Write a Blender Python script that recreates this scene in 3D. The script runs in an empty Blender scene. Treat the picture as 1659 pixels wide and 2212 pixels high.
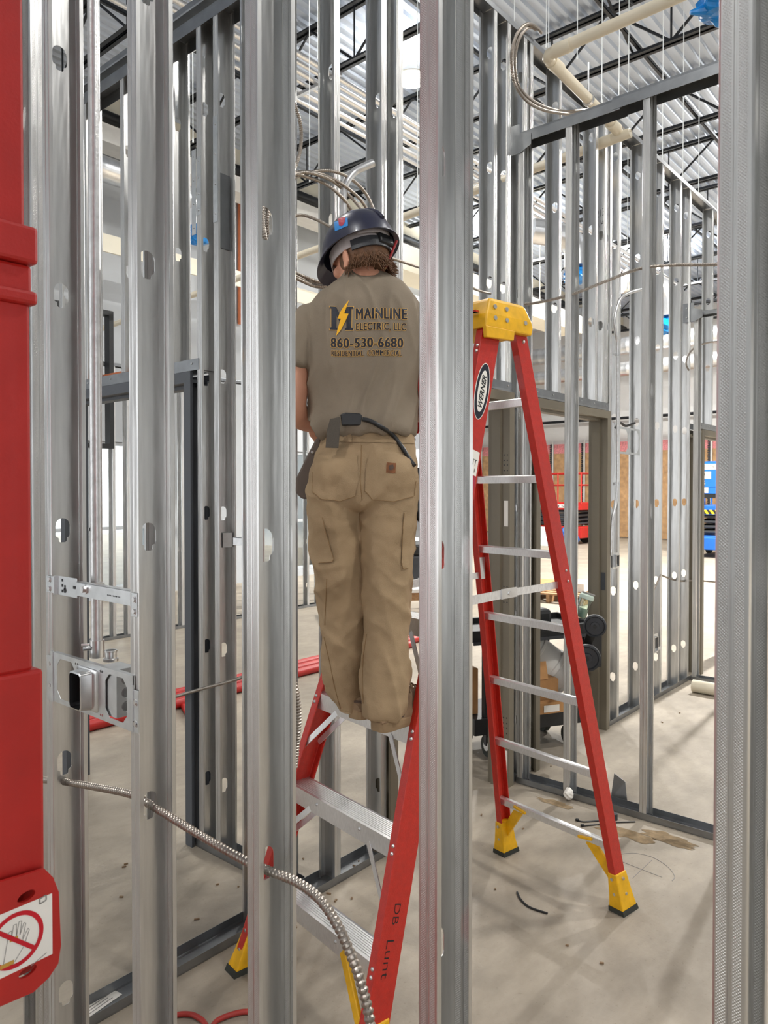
import bpy, math, random
from mathutils import Vector, Matrix, noise
from mathutils.geometry import tessellate_polygon, delaunay_2d_cdt
from mathutils.bvhtree import BVHTree
random.seed(7)
sc = bpy.context.scene
COL = sc.collection
# ------------------------------------------------------------------ camera, world, exposure
FPX, CXP, HOR, EYE = 1600.0, 829.5, 1058.0, 1.63
PITCH = math.radians(0.9)
YAW = math.atan2(0.64935, 0.76049)
CYP = HOR + FPX * math.tan(PITCH)
cam = bpy.data.cameras.new('camera')
cam.sensor_fit = 'AUTO'; cam.sensor_width = 36.0
cam.lens = FPX / 2212.0 * 36.0
cam.shift_y = -(1106.0 - CYP) / 2212.0
cam.clip_start = 0.05; cam.clip_end = 200
cam.dof.use_dof = True; cam.dof.focus_distance = 2.6; cam.dof.aperture_fstop = 11
camo = bpy.data.objects.new('camera', cam); COL.objects.link(camo)
camo.location = (0, 0, EYE)
camo.rotation_euler = (math.pi / 2 - PITCH, 0, YAW - math.pi / 2)
sc.camera = camo
sc.view_settings.view_transform = 'Standard'
sc.view_settings.look = 'None'
sc.view_settings.exposure = 0.15
sc.view_settings.gamma = 1.0
sc.view_settings.use_curve_mapping = False
wd = bpy.data.worlds.new('daylight'); sc.world = wd; wd.use_nodes = True
wn = wd.node_tree; wn.nodes.clear()
wo = wn.nodes.new('ShaderNodeOutputWorld'); wb = wn.nodes.new('ShaderNodeBackground')
wb.inputs[0].default_value = (0.97, 0.985, 1.0, 1); wb.inputs[1].default_value = 3.0
wn.links.new(wb.outputs[0], wo.inputs[0])
LAMPS = [  # x, y, z, watts
    (7.66, 6.06, 6.98, 85), (2.6, -3.5, 7.0, 170), (5.6, -1.0, 7.0, 150), (13.2, 2.0, 7.0, 2100),
    (2.6, 5.2, 7.0, 80), (14.0, 8.5, 7.0, 620), (-2.5, 1.5, 7.0, 100), (18.0, 6.5, 7.0, 620)]
UP = 0.40            # share of each lamp's power given to an added uplight that brightens the deck
for i, (x, y, z, e) in enumerate(LAMPS):
    for up in (0, 1):
        L = bpy.data.lights.new('high_bay_light', 'AREA'); L.energy = e * (UP if up else 1.0); L.shape = 'DISK'; L.size = 0.42
        L.color = (1.0, 0.97, 0.92)
        lo = bpy.data.objects.new('high_bay_light', L); COL.objects.link(lo)
        lo.location = (x, y, z + 0.20 if up else z - 0.02)
        L.size = 0.3 if x > 13 else 0.42
        if up: lo.rotation_euler = (math.pi, 0, 0)

# ------------------------------------------------------------------ helpers
RV = Vector((math.sin(YAW), -math.cos(YAW), 0)); FH = Vector((math.cos(YAW), math.sin(YAW), 0))
FWD = FH * math.cos(PITCH) + Vector((0, 0, -math.sin(PITCH))); UPV = RV.cross(FWD)
OV = Vector((0, 0, EYE)); ZV = Vector((0, 0, 1))
def ray(sx, sy): return FWD + RV * ((sx - CXP) / FPX) + UPV * ((CYP - sy) / FPX)
def at(sx, sy, ax, v):
    d = ray(sx, sy); i = 'xyz'.index(ax)
    return OV + d * ((v - OV[i]) / d[i])
def atd(sx, sy, d): return OV + ray(sx, sy) * d

def S(r, g, b):
    f = lambda c: (c / 255 / 12.92) if c <= 10 else ((c / 255 + 0.055) / 1.055) ** 2.4
    return (f(r), f(g), f(b), 1)
M = {}
def mat(name, col, rough=0.5, metal=0.0, var=0.0, scale=8.0, bump=0.0, bscale=60.0, coat=0.0, emit=0.0, spec=0.5, stretch=None):
    m = bpy.data.materials.new(name); m.use_nodes = True
    nt = m.node_tree; b = nt.nodes['Principled BSDF']
    b.inputs['Base Color'].default_value = col; b.inputs['Roughness'].default_value = rough
    b.inputs['Metallic'].default_value = metal; b.inputs['Specular IOR Level'].default_value = spec
    b.inputs['Coat Weight'].default_value = coat
    if emit: b.inputs['Emission Color'].default_value = col; b.inputs['Emission Strength'].default_value = emit
    tc = nt.nodes.new('ShaderNodeTexCoord'); src = tc.outputs['Object']
    if stretch:
        mp = nt.nodes.new('ShaderNodeMapping'); mp.inputs['Scale'].default_value = stretch
        nt.links.new(src, mp.inputs['Vector']); src = mp.outputs['Vector']
    if var or True:
        n = nt.nodes.new('ShaderNodeTexNoise'); n.inputs['Scale'].default_value = scale; n.inputs['Detail'].default_value = 5
        nt.links.new(src, n.inputs['Vector'])
        mr = nt.nodes.new('ShaderNodeMapRange'); mr.inputs[1].default_value = 0.3; mr.inputs[2].default_value = 0.7
        v = max(var, 0.03)
        mr.inputs[3].default_value = 1 - v; mr.inputs[4].default_value = 1 + v
        nt.links.new(n.outputs['Fac'], mr.inputs[0])
        mx = nt.nodes.new('ShaderNodeMix'); mx.data_type = 'RGBA'; mx.blend_type = 'MULTIPLY'; mx.inputs[0].default_value = 1
        mx.inputs[6].default_value = col; nt.links.new(mr.outputs[0], mx.inputs[7]); nt.links.new(mx.outputs[2], b.inputs['Base Color'])
    if bump:
        n2 = nt.nodes.new('ShaderNodeTexNoise'); n2.inputs['Scale'].default_value = bscale; n2.inputs['Detail'].default_value = 4
        nt.links.new(src, n2.inputs['Vector'])
        bp = nt.nodes.new('ShaderNodeBump'); bp.inputs['Strength'].default_value = bump; bp.inputs['Distance'].default_value = 0.004
        nt.links.new(n2.outputs['Fac'], bp.inputs['Height']); nt.links.new(bp.outputs[0], b.inputs['Normal'])
    M[name] = m
    return m
mat('galv_track', (0.27, 0.28, 0.29, 1), 0.36, 0.92, 0.12, 14, stretch=(1, 1, 1))  # galvanized base darkened to carry the dark reflections on the tracks
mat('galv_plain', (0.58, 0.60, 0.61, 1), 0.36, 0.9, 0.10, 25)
mat('bright_steel', (0.70, 0.70, 0.70, 1), 0.28, 0.95, 0.08, 30)
mat('conduit', (0.66, 0.66, 0.66, 1), 0.36, 0.85, 0.12, 40, 0.15, 120)
mat('mc_armor', (0.36, 0.32, 0.28, 1), 0.33, 0.9, 0.1, 60)
mat('red_rail', S(182, 36, 22), 0.42, 0, 0.10, 60, 0.25, 300, coat=0.15)
mat('lift_red', S(178, 32, 26), 0.45, 0, 0.08, 12, 0.1, 200, coat=0.1)
mat('alu', (0.80, 0.80, 0.80, 1), 0.34, 0.85, 0.12, 20, 0.12, 150, stretch=(3, 40, 3))
mat('yellow', S(228, 172, 12), 0.45, 0, 0.14, 25, 0.1, 100)
mat('rubber', S(52, 54, 48), 0.85, 0, 0.15)
mat('rivet', (0.6, 0.6, 0.6, 1), 0.35, 0.9)
mat('white_label', S(236, 232, 224), 0.5)
mat('navy_ink', S(8, 13, 34), 0.55)
mat('black_ink', S(20, 20, 22), 0.6)
mat('gold_ink', S(214, 168, 88), 0.6)
mat('bolt_ink', S(250, 186, 12), 0.6)
mat('red_ink', S(196, 12, 34), 0.5)
mat('grey_ink', S(140, 136, 132), 0.6)
mat('ochre_ink', S(196, 150, 60), 0.6)
mat('deck_paint', S(196, 206, 220), 0.5, 0.1, 0.05, 2)
mat('joist_paint', S(30, 34, 40), 0.55, 0, 0.2, 5)
mat('pvc', S(222, 212, 190), 0.35, 0, 0.05, 8)
mat('cream_wall', S(232, 226, 208), 0.8, 0, 0.03, 3)
mat('grey_wall', S(176, 180, 184), 0.8, 0, 0.04, 2)
mat('white_wall', S(236, 236, 234), 0.8, 0, 0.03, 2)
mat('kraft', S(196, 156, 112), 0.75, 0, 0.22, 6, 0.5, 20)
mat('pink_wool', S(232, 150, 152), 0.9, 0, 0.25, 20, 0.6, 40)
mat('taupe_frame', S(114, 106, 90), 0.5, 0, 0.04, 6)
mat('slate_frame', S(78, 82, 88), 0.5, 0, 0.05, 6)
mat('black_plastic', S(24, 25, 27), 0.45, 0, 0.2, 20)
mat('dark_grey', S(52, 54, 58), 0.5, 0, 0.15, 20)
mat('blue_wrap', S(14, 128, 206), 0.25, 0, 0.25, 10, 0.6, 15)
mat('blue_paint', S(28, 98, 190), 0.4, 0, 0.06)
mat('navy_tarp', S(30, 78, 150), 0.5, 0, 0.2, 8, 0.8, 6)
mat('pale_panel', S(206, 226, 232), 0.5, 0, 0.05)
mat('spiral_duct', (0.74, 0.75, 0.76, 1), 0.3, 0.9, 0.08, 10)
mat('cardboard', S(178, 132, 84), 0.8, 0, 0.12, 12)
mat('white_plastic', S(226, 224, 218), 0.45, 0, 0.05)
mat('green_plastic', S(24, 84, 58), 0.5)
mat('wood', S(160, 122, 84), 0.7, 0, 0.2, 6, stretch=(1, 8, 8))
mat('copper', S(192, 98, 58), 0.35, 0.6, 0.1)
mat('hose_red', S(158, 44, 36), 0.5)
mat('wire_white', S(236, 240, 240), 0.4)
mat('skin', S(214, 156, 128), 0.55, 0, 0.06, 20, 0.1, 200)
mat('hair', S(112, 80, 56), 0.55, 0, 0.3, 60)
mat('shirt', S(134, 122, 106), 0.9, 0, 0.05, 12, 0.25, 500, spec=0.2)
mat('khaki', S(160, 137, 107), 0.9, 0, 0.08, 9, 0.35, 450, spec=0.2)
mat('khaki_stitch', S(140, 112, 78), 0.9)
mat('leather', S(126, 102, 76), 0.75, 0, 0.22, 20, 0.4, 80)
mat('boot_dark', S(74, 58, 48), 0.7, 0, 0.2, 20)
mat('boot_sole', S(142, 118, 88), 0.85, 0, 0.12, 30, 0.3, 60)
mat('patch_leather', S(120, 72, 36), 0.7, 0, 0.2, 100)
mat('webbing', S(84, 78, 70), 0.85, 0, 0.1, 300)
mat('apron_leather', S(92, 80, 72), 0.75, 0, 0.1, 30)
mat('helmet', S(38, 40, 60), 0.35, 0, 0.15, 14, coat=0.2)
mat('helmet_inside', S(30, 28, 30), 0.7)
mat('sticker_blue', S(40, 132, 206), 0.5)
mat('sticker_red', S(168, 44, 66), 0.5)
mat('suspension', S(186, 178, 176), 0.7)
mat('pencil', S(150, 30, 34), 0.5)
mat('bottle_lid', S(190, 206, 194), 0.45)
mat('orange_wood', S(196, 112, 72), 0.7)
mat('black_yellow', S(240, 200, 30), 0.5)
mat('lamp_lens', (1.0, 0.96, 0.88, 1), 0.5, emit=40)

def glass(name, col, fac):
    m = bpy.data.materials.new(name); m.use_nodes = True; nt = m.node_tree; nt.nodes.clear()
    o = nt.nodes.new('ShaderNodeOutputMaterial'); mx = nt.nodes.new('ShaderNodeMixShader')
    t = nt.nodes.new('ShaderNodeBsdfTransparent'); g = nt.nodes.new('ShaderNodeBsdfGlossy')
    t.inputs[0].default_value = col; g.inputs['Roughness'].default_value = 0.06
    fr = nt.nodes.new('ShaderNodeFresnel'); fr.inputs[0].default_value = 1.45
    ma = nt.nodes.new('ShaderNodeMath'); ma.operation = 'MULTIPLY_ADD'; ma.inputs[1].default_value = 1; ma.inputs[2].default_value = fac
    nt.links.new(fr.outputs[0], ma.inputs[0]); nt.links.new(ma.outputs[0], mx.inputs[0])
    nt.links.new(t.outputs[0], mx.inputs[1]); nt.links.new(g.outputs[0], mx.inputs[2]); nt.links.new(mx.outputs[0], o.inputs[0])
    M[name] = m
glass('window_glass', (0.94, 0.97, 0.97, 1), 0.02)
glass('bottle_glass', (0.80, 0.92, 0.86, 1), 0.08)

# galvanized stud sheet: spangle, rolled streaks, and the knurled dots rolled into the flanges
def galv_stud():
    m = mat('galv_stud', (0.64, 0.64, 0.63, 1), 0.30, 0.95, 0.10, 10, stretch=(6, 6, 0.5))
    nt = m.node_tree; b = nt.nodes['Principled BSDF']
    N = nt.nodes.new; Lk = nt.links.new
    tc = N('ShaderNodeTexCoord'); sp = N('ShaderNodeSeparateXYZ'); Lk(tc.outputs['Object'], sp.inputs[0])
    sn = N('ShaderNodeSeparateXYZ'); Lk(tc.outputs['Normal'], sn.inputs[0])
    def mth(op, a, bb=None, c=None):
        k = N('ShaderNodeMath'); k.operation = op
        for i, q in enumerate((a, bb, c)):
            if q is None: continue
            if isinstance(q, (int, float)): k.inputs[i].default_value = q
            else: Lk(q, k.inputs[i])
        return k.outputs[0]
    fr = 2 * math.pi / 0.0036
    sy = mth('SINE', mth('MULTIPLY', sp.outputs[1], fr)); sz = mth('SINE', mth('MULTIPLY', sp.outputs[2], fr))
    dots = mth('MAXIMUM', mth('MULTIPLY', sy, sz), 0.0)
    nx = mth('GREATER_THAN', mth('ABSOLUTE', sn.outputs[0]), 0.9)
    # strips between y -4..-15 mm and -20..-31 mm
    a = mth('ABSOLUTE', mth('ADD', sp.outputs[1], 0.0175))
    st = mth('MULTIPLY', mth('GREATER_THAN', a, 0.0035), mth('LESS_THAN', a, 0.0135))
    h = mth('MULTIPLY', mth('MULTIPLY', dots, nx), st)
    bp = N('ShaderNodeBump'); bp.inputs['Strength'].default_value = 0.85; bp.inputs['Distance'].default_value = 0.0009
    Lk(h, bp.inputs['Height'])
    ns = N('ShaderNodeTexNoise'); ns.inputs['Scale'].default_value = 5; ns.inputs['Detail'].default_value = 2
    mp = N('ShaderNodeMapping'); mp.inputs['Scale'].default_value = (5, 5, 0.7); Lk(tc.outputs['Object'], mp.inputs[0]); Lk(mp.outputs[0], ns.inputs['Vector'])
    b2 = N('ShaderNodeBump'); b2.inputs['Strength'].default_value = 0.35; b2.inputs['Distance'].default_value = 0.006
    Lk(ns.outputs['Fac'], b2.inputs['Height']); Lk(bp.outputs[0], b2.inputs['Normal']); Lk(b2.outputs[0], b.inputs['Normal'])
galv_stud()

def concrete():
    m = bpy.data.materials.new('concrete'); m.use_nodes = True; nt = m.node_tree; b = nt.nodes['Principled BSDF']
    N = nt.nodes.new; Lk = nt.links.new
    tc = N('ShaderNodeTexCoord')
    def nz(scale, detail, st=(1, 1, 1), rot=0):
        mp = N('ShaderNodeMapping'); mp.inputs['Scale'].default_value = st; mp.inputs['Rotation'].default_value = (0, 0, rot)
        Lk(tc.outputs['Object'], mp.inputs[0])
        n = N('ShaderNodeTexNoise'); n.inputs['Scale'].default_value = scale; n.inputs['Detail'].default_value = detail; n.inputs['Roughness'].default_value = 0.62
        Lk(mp.outputs[0], n.inputs['Vector']); return n.outputs['Fac']
    r1 = N('ShaderNodeValToRGB'); e = r1.color_ramp.elements
    e[0].position = 0.32; e[0].color = S(143, 133, 119); e[1].position = 0.68; e[1].color = S(170, 159, 143)
    Lk(nz(1.6, 8), r1.inputs[0])
    r2 = N('ShaderNodeValToRGB'); e = r2.color_ramp.elements
    e[0].position = 0.35; e[0].color = (0.90, 0.90, 0.90, 1); e[1].position = 0.6; e[1].color = (1.02, 1.02, 1.02, 1)
    Lk(nz(7, 8, (1, 2.2, 1), 0.6), r2.inputs[0])
    mx = N('ShaderNodeMix'); mx.data_type = 'RGBA'; mx.blend_type = 'MULTIPLY'; mx.inputs[0].default_value = 1
    Lk(r1.outputs[0], mx.inputs[6]); Lk(r2.outputs[0], mx.inputs[7])
    r3 = N('ShaderNodeValToRGB'); e = r3.color_ramp.elements
    e[0].position = 0.30; e[0].color = (0.72, 0.70, 0.68, 1); e[1].position = 0.38; e[1].color = (1, 1, 1, 1)
    Lk(nz(60, 4), r3.inputs[0])
    mx2 = N('ShaderNodeMix'); mx2.data_type = 'RGBA'; mx2.blend_type = 'MULTIPLY'; mx2.inputs[0].default_value = 0.6
    Lk(mx.outputs[2], mx2.inputs[6]); Lk(r3.outputs[0], mx2.inputs[7]); Lk(mx2.outputs[2], b.inputs['Base Color'])
    b.inputs['Roughness'].default_value = 0.55; b.inputs['Specular IOR Level'].default_value = 0.35
    bp = N('ShaderNodeBump'); bp.inputs['Strength'].default_value = 0.15; bp.inputs['Distance'].default_value = 0.01
    Lk(nz(30, 6), bp.inputs['Height']); Lk(bp.outputs[0], b.inputs['Normal'])
    M['concrete'] = m
concrete()
mat('dirt', S(132, 112, 84), 0.9, 0, 0.3, 30)

class MB:
    def __init__(s): s.v = []; s.f = []
    def add(s, vs, fs):
        o = len(s.v); s.v += [Vector(q) for q in vs]; s.f += [tuple(i + o for i in q) for q in fs]; return s
    def box(s, c, d, rot=None):
        c = Vector(c); vs = []
        for x in (-.5, .5):
            for y in (-.5, .5):
                for z in (-.5, .5):
                    p = Vector((x * d[0], y * d[1], z * d[2]))
                    vs.append(c + (rot @ p if rot else p))
        return s.add(vs, [(0, 1, 3, 2), (4, 6, 7, 5), (0, 4, 5, 1), (2, 3, 7, 6), (0, 2, 6, 4), (1, 5, 7, 3)])
    def box2(s, a, b):
        a = Vector(a); b = Vector(b)
        return s.box((a + b) / 2, [abs(q) for q in (b - a)])
    def beam(s, p0, p1, w, h, up=(0, 0, 1), prof=None):
        p0 = Vector(p0); p1 = Vector(p1); d = (p1 - p0).normalized(); up = Vector(up)
        sd = d.cross(up).normalized(); up = sd.cross(d).normalized()
        prof = prof or [(-w / 2, -h / 2), (w / 2, -h / 2), (w / 2, h / 2), (-w / 2, h / 2)]
        n = len(prof)
        vs = [p0 + sd * a + up * b for a, b in prof] + [p1 + sd * a + up * b for a, b in prof]
        fs = [(i, (i + 1) % n, n + (i + 1) % n, n + i) for i in range(n)] + [tuple(range(n))[::-1], tuple(range(n, 2 * n))]
        return s.add(vs, fs)
    def cyl(s, p0, p1, r, n=12, r2=None, cap=True):
        p0 = Vector(p0); p1 = Vector(p1); d = (p1 - p0).normalized()
        a = d.orthogonal().normalized(); b = d.cross(a); r2 = r if r2 is None else r2
        cs = [(math.cos(2 * math.pi * i / n), math.sin(2 * math.pi * i / n)) for i in range(n)]
        vs = [p0 + (a * c + b * q) * r for c, q in cs] + [p1 + (a * c + b * q) * r2 for c, q in cs]
        fs = [(i, (i + 1) % n, n + (i + 1) % n, n + i) for i in range(n)]
        if cap: fs += [tuple(range(n))[::-1], tuple(range(n, 2 * n))]
        return s.add(vs, fs)
    def tube(s, path, r, n=10, rf=None, cap=True):
        path = [Vector(p) for p in path]; m = len(path)
        t0 = (path[1] - path[0]).normalized(); a = t0.orthogonal().normalized(); rings = []
        for i, p in enumerate(path):
            t = (path[min(i + 1, m - 1)] - path[max(i - 1, 0)]).normalized()
            a = (a - t * a.dot(t)).normalized(); b = t.cross(a)
            rr = r if rf is None else rf(i, m)
            rings.append([p + (a * math.cos(2 * math.pi * k / n) + b * math.sin(2 * math.pi * k / n)) * rr for k in range(n)])
        return s.loft(rings, cap)
    def loft(s, rings, cap=True, closed=True):
        n = len(rings[0]); vs = [p for r in rings for p in r]; fs = []
        for j in range(len(rings) - 1):
            for k in range(n if closed else n - 1):
                fs.append((j * n + k, j * n + (k + 1) % n, (j + 1) * n + (k + 1) % n, (j + 1) * n + k))
        if cap: fs += [tuple(range(n))[::-1], tuple(range((len(rings) - 1) * n, len(rings) * n))]
        return s.add(vs, fs)
    def prism(s, poly, vec):
        n = len(poly); poly = [Vector(p) for p in poly]; vec = Vector(vec)
        return s.add(poly + [p + vec for p in poly],
                     [(i, (i + 1) % n, n + (i + 1) % n, n + i) for i in range(n)] + [tuple(range(n))[::-1], tuple(range(n, 2 * n))])
    def sphere(s, c, r, nu=16, nv=10, rot=None):
        c = Vector(c); r = r if hasattr(r, '__len__') else (r, r, r); rings = []
        for j in range(nv + 1):
            th = math.pi * (0.02 + 0.96 * j / nv); row = []
            for i in range(nu):
                ph = 2 * math.pi * i / nu
                p = Vector((r[0] * math.sin(th) * math.cos(ph), r[1] * math.sin(th) * math.sin(ph), r[2] * math.cos(th)))
                row.append(c + (rot @ p if rot else p))
            rings.append(row)
        return s.loft(rings)
    def lathe(s, p0, ax, prof, n=24):   # prof: (radius, height along ax)
        p0 = Vector(p0); ax = Vector(ax).normalized(); a = ax.orthogonal().normalized(); b = ax.cross(a)
        return s.loft([[p0 + ax * h + (a * math.cos(2 * math.pi * k / n) + b * math.sin(2 * math.pi * k / n)) * max(r, 1e-4) for k in range(n)] for r, h in prof])
    def mesh(s, name, off=Vector((0, 0, 0)), smooth=None):
        me = bpy.data.meshes.new(name); me.from_pydata([tuple(p - off) for p in s.v], [], s.f); me.validate(); me.update()
        if smooth:
            me.shade_smooth(); me.set_sharp_from_angle(angle=math.radians(smooth))
        return me
def root_loc(o):
    while o.parent: o = o.parent
    return o.location.copy()
def obj(name, mb, m, parent=None, loc=None, smooth=None, bevel=0, solid=0):
    """link the shape as ONE mesh object; vertices are given in world space"""
    off = root_loc(parent) if parent else (Vector(loc) if loc is not None else Vector((0, 0, 0)))
    me = mb.mesh(name, off, smooth)
    return link(name, me, m, parent, None if parent else off, bevel, solid)
def link(name, me, m, parent=None, loc=None, bevel=0, solid=0):
    o = bpy.data.objects.new(name, me); COL.objects.link(o)
    if m and not me.materials: me.materials.append(M[m])
    if parent: o.parent = parent
    elif loc is not None: o.location = loc
    if solid:
        k = o.modifiers.new('sheet', 'SOLIDIFY'); k.thickness = solid; k.offset = 0
    if bevel:
        k = o.modifiers.new('bevel', 'BEVEL'); k.width = bevel; k.segments = 2; k.limit_method = 'ANGLE'
    return o
def tag(o, label, cat, group=None, kind=None):
    if kind == 'structure': o['kind'] = kind
    else:
        o['label'] = label; o['category'] = cat
        if kind: o['kind'] = kind
    if group: o['group'] = group
    return o
def thing(name, label, cat, loc=(0, 0, 0), group=None):
    o = bpy.data.objects.new(name, None); COL.objects.link(o); o.location = loc; o.empty_display_size = 0.05
    bpy.context.view_layer.update()
    return tag(o, label, cat, group)
def struct(name, mb, m, **k):
    o = obj(name, mb, m, **k)
    if o.parent is None: o['kind'] = 'structure'
    return o
def text2d(s, size=1.0, bold=0.0, gap=1.0):
    cu = bpy.data.curves.new('letters', 'FONT'); cu.body = s; cu.size = size; cu.offset = bold; cu.space_character = gap; cu.resolution_u = 4
    o = bpy.data.objects.new('letters', cu); COL.objects.link(o)
    dg = bpy.context.evaluated_depsgraph_get(); me = bpy.data.meshes.new_from_object(o.evaluated_get(dg))
    vs = [v.co.copy() for v in me.vertices]; fs = [tuple(p.vertices) for p in me.polygons]
    bpy.data.objects.remove(o); bpy.data.curves.remove(cu); bpy.data.meshes.remove(me)
    return vs, fs
def fit2d(vs):
    x0 = min(v.x for v in vs); x1 = max(v.x for v in vs); y0 = min(v.y for v in vs); y1 = max(v.y for v in vs)
    return [((v.x - x0) / (x1 - x0), (v.y - y0) / (y1 - y0)) for v in vs]
def text_on(mb, s, org, xv, yv, bold=0.0):
    """lettering stretched over the parallelogram org, org+xv, org+yv"""
    vs, fs = text2d(s, 1, bold); uv = fit2d(vs); org = Vector(org); xv = Vector(xv); yv = Vector(yv)
    return mb.add([org + xv * a + yv * b for a, b in uv], fs)
def smooth_path(pts, n=8):
    pts = [Vector(p) for p in pts]; out = []
    for i in range(len(pts) - 1):
        a = pts[max(i - 1, 0)]; b = pts[i]; c = pts[i + 1]; d = pts[min(i + 2, len(pts) - 1)]
        for k in range(n):
            t = k / n
            out.append(0.5 * ((2 * b) + (c - a) * t + (2 * a - 5 * b + 4 * c - d) * t * t + (3 * b - a - 3 * c + d) * t ** 3))
    out.append(pts[-1]); return out
def resample(path, step):
    out = [path[0].copy()]; acc = 0
    for i in range(len(path) - 1):
        a, b = path[i], path[i + 1]; L = (b - a).length
        if L < 1e-9: continue
        pos = step - acc
        while pos <= L:
            out.append(a.lerp(b, pos / L)); pos += step
        acc = L - (pos - step)
    return out
def armored(pts, r, pitch=0.0075, n=9):
    """flexible metal-clad cable: a tube whose radius follows the interlocked strip"""
    pa = resample(smooth_path(pts, 12), pitch / 4)
    k = (0.74, 1.0, 1.09, 0.99)
    return MB().tube(pa, r, n, rf=lambda i, m: r * k[i % 4])
def copy_tree(o, parent=None):
    c = o.copy(); COL.objects.link(c)
    if parent: c.parent = parent
    for ch in list(o.children): copy_tree(ch, c)
    return c
ORD = ['first', 'second', 'third', 'fourth', 'fifth', 'sixth', 'seventh', 'eighth', 'ninth', 'tenth', 'eleventh', 'twelfth', 'thirteenth', 'fourteenth', 'fifteenth', 'sixteenth', 'seventeenth', 'eighteenth', 'nineteenth', 'twentieth']
# ------------------------------------------------------------------ building shell
struct('floor', MB().box2((-5, -9, -0.12), (40, 26, 0)), 'concrete')
XF, YB, ZD, YE = 24.5, 10.3, 7.47, 18.0    # far right wall, far left wall, underside of roof deck, end of the far hall
def deck():
    mb = MB(); y = -9.0; prof = []
    while y < YE:
        prof += [(y, 0.0), (y + 0.045, 0.0), (y + 0.062, 0.042), (y + 0.135, 0.042)]; y += 0.1524
    a = [Vector((-5, q, ZD + h)) for q, h in prof]; b = [Vector((XF, q, ZD + h)) for q, h in prof]
    n = len(a); mb.add(a + b, [(i, i + 1, n + i + 1, n + i) for i in range(n - 1)])
    mb.box2((-5, -9, ZD + 0.06), (XF, YE, ZD + 0.1)); return mb
struct('ceiling', deck(), 'deck_paint')
XL = 14.5                                   # the left back wall stops here, the hall runs deeper beyond it
WINS = [(2.7, 6.4, YB), (8.3, 10.4, YB), (15.2, 23.6, YE)]
WT, WB = 2.35, 0.12
def back_wall(x, xe, yb):
    mb = MB()
    for a, b, y in WINS:
        if y != yb: continue
        mb.box2((x, yb, 0), (a, yb + 0.2, ZD)); mb.box2((a, yb, WT), (b, yb + 0.2, ZD)); mb.box2((a, yb, 0), (b, yb + 0.2, WB)); x = b
    mb.box2((x, yb, 0), (xe, yb + 0.2, ZD)); return mb
struct('wall_back', back_wall(-5, XL, YB).box2((XL - 0.2, YB + 0.2, 0), (XL, YE, ZD)), 'grey_wall')
struct('wall_end', back_wall(XL, XF, YE), 'white_wall')
struct('trim_1', MB().box2((-5, YB - 0.08, 7.12), (XF, YB - 0.002, ZD)), 'cream_wall')
struct('trim_2', MB().box2((-5, YB - 0.05, 6.72), (XL, YB - 0.002, 7.05)), 'cream_wall')
# the hall behind the camera: unseen walls, openings added for daylight and stud reflections
def holed(a0, a1, h, opens, along, c):
    mb = MB(); a = a0
    def bx(p, q, z0, z1):
        if along == 'x': mb.box2((p, c - 0.2, z0), (q, c, z1))
        else: mb.box2((c - 0.2, p, z0), (c, q, z1))
    for p, q, z in opens: bx(a, p, 0, h); bx(p, q, z, h); a = q
    bx(a, a1, 0, h); return mb
struct('wall_front', holed(-5, XF, ZD, [(-4.0, -0.5, 4.2), (13.5, 17.0, 4.2)], 'x', -9.0), 'grey_wall')
struct('wall_left', holed(-9, YB, ZD, [(-6.5, -2.5, 4.4), (4.1, 5.5, 4.4), (7.3, 10.1, 5.2)], 'y', -5.0), 'grey_wall')
struct('wall_right', MB().box2((XF, -9, 0), (XF + 0.2, YE + 0.2, ZD + 0.1)), 'white_wall')
for i, (a, b, yb) in enumerate(WINS):
    mb = MB(); n = max(2, round((b - a) / 0.9))
    for k in range(n + 1): mb.box((a + (b - a) * k / n, yb + 0.08, (WT + WB) / 2), (0.06, 0.1, WT - WB))
    for z in (WB + 0.03, 1.05, WT - 0.03): mb.box(((a + b) / 2, yb + 0.08, z), (b - a, 0.1, 0.05))
    w = struct('window_%d' % (i + 1), mb, 'grey_wall', loc=((a + b) / 2, yb + 0.08, WB))
    obj('pane', MB().box(((a + b) / 2, yb + 0.08, (WT + WB) / 2), (b - a, 0.012, WT - WB)), 'window_glass', w)

# ------------------------------------------------------------------ roof joists, bridging and girder
jx = [0.30 + 2.08 * k for k in range(0, 12)]
JB, JT, JY0, JY1 = 6.75, 7.44, -8.5, YB - 0.1
def joist(i, x):
    where = ['hidden high above the near row of studs', 'over the worker', 'crossing behind the worker\'s stud gap', 'above the first doorway on the right wall', 'above the second doorway on the right wall'] 
    t = thing('bar_joist', 'black open-web steel roof joist, %s one from the camera end of the hall' % ORD[i], 'roof joist', (x, 0, JB), 'roof joists under the metal deck')
    for nm, z in (('bottom_chord', JB), ('top_chord', JT - 0.03)):
        mb = MB()
        for s in (-1, 1):
            mb.box2((x + s * 0.012, JY0, z - 0.03), (x + s * 0.065, JY1, z - 0.022)); mb.box2((x + s * 0.012, JY0, z - 0.03), (x + s * 0.02, JY1, z + 0.03))
        obj(nm, mb, 'joist_paint', t)
    mb = MB(); y = JY0 + 0.3; k = 0
    while y < JY1 - 0.8:
        mb.cyl((x, y, JT - 0.05), (x, y + 0.75, JB), 0.017, 6); mb.cyl((x, y + 0.75, JB), (x, y + 1.5, JT - 0.05), 0.017, 6)
        mb.cyl((x, y + 0.75, JB), (x, y + 0.75, JT - 0.05), 0.012, 6)
        y += 1.5
    obj('web_bars', mb, 'joist_paint', t)
for i, x in enumerate(jx): joist(i, x)
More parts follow.
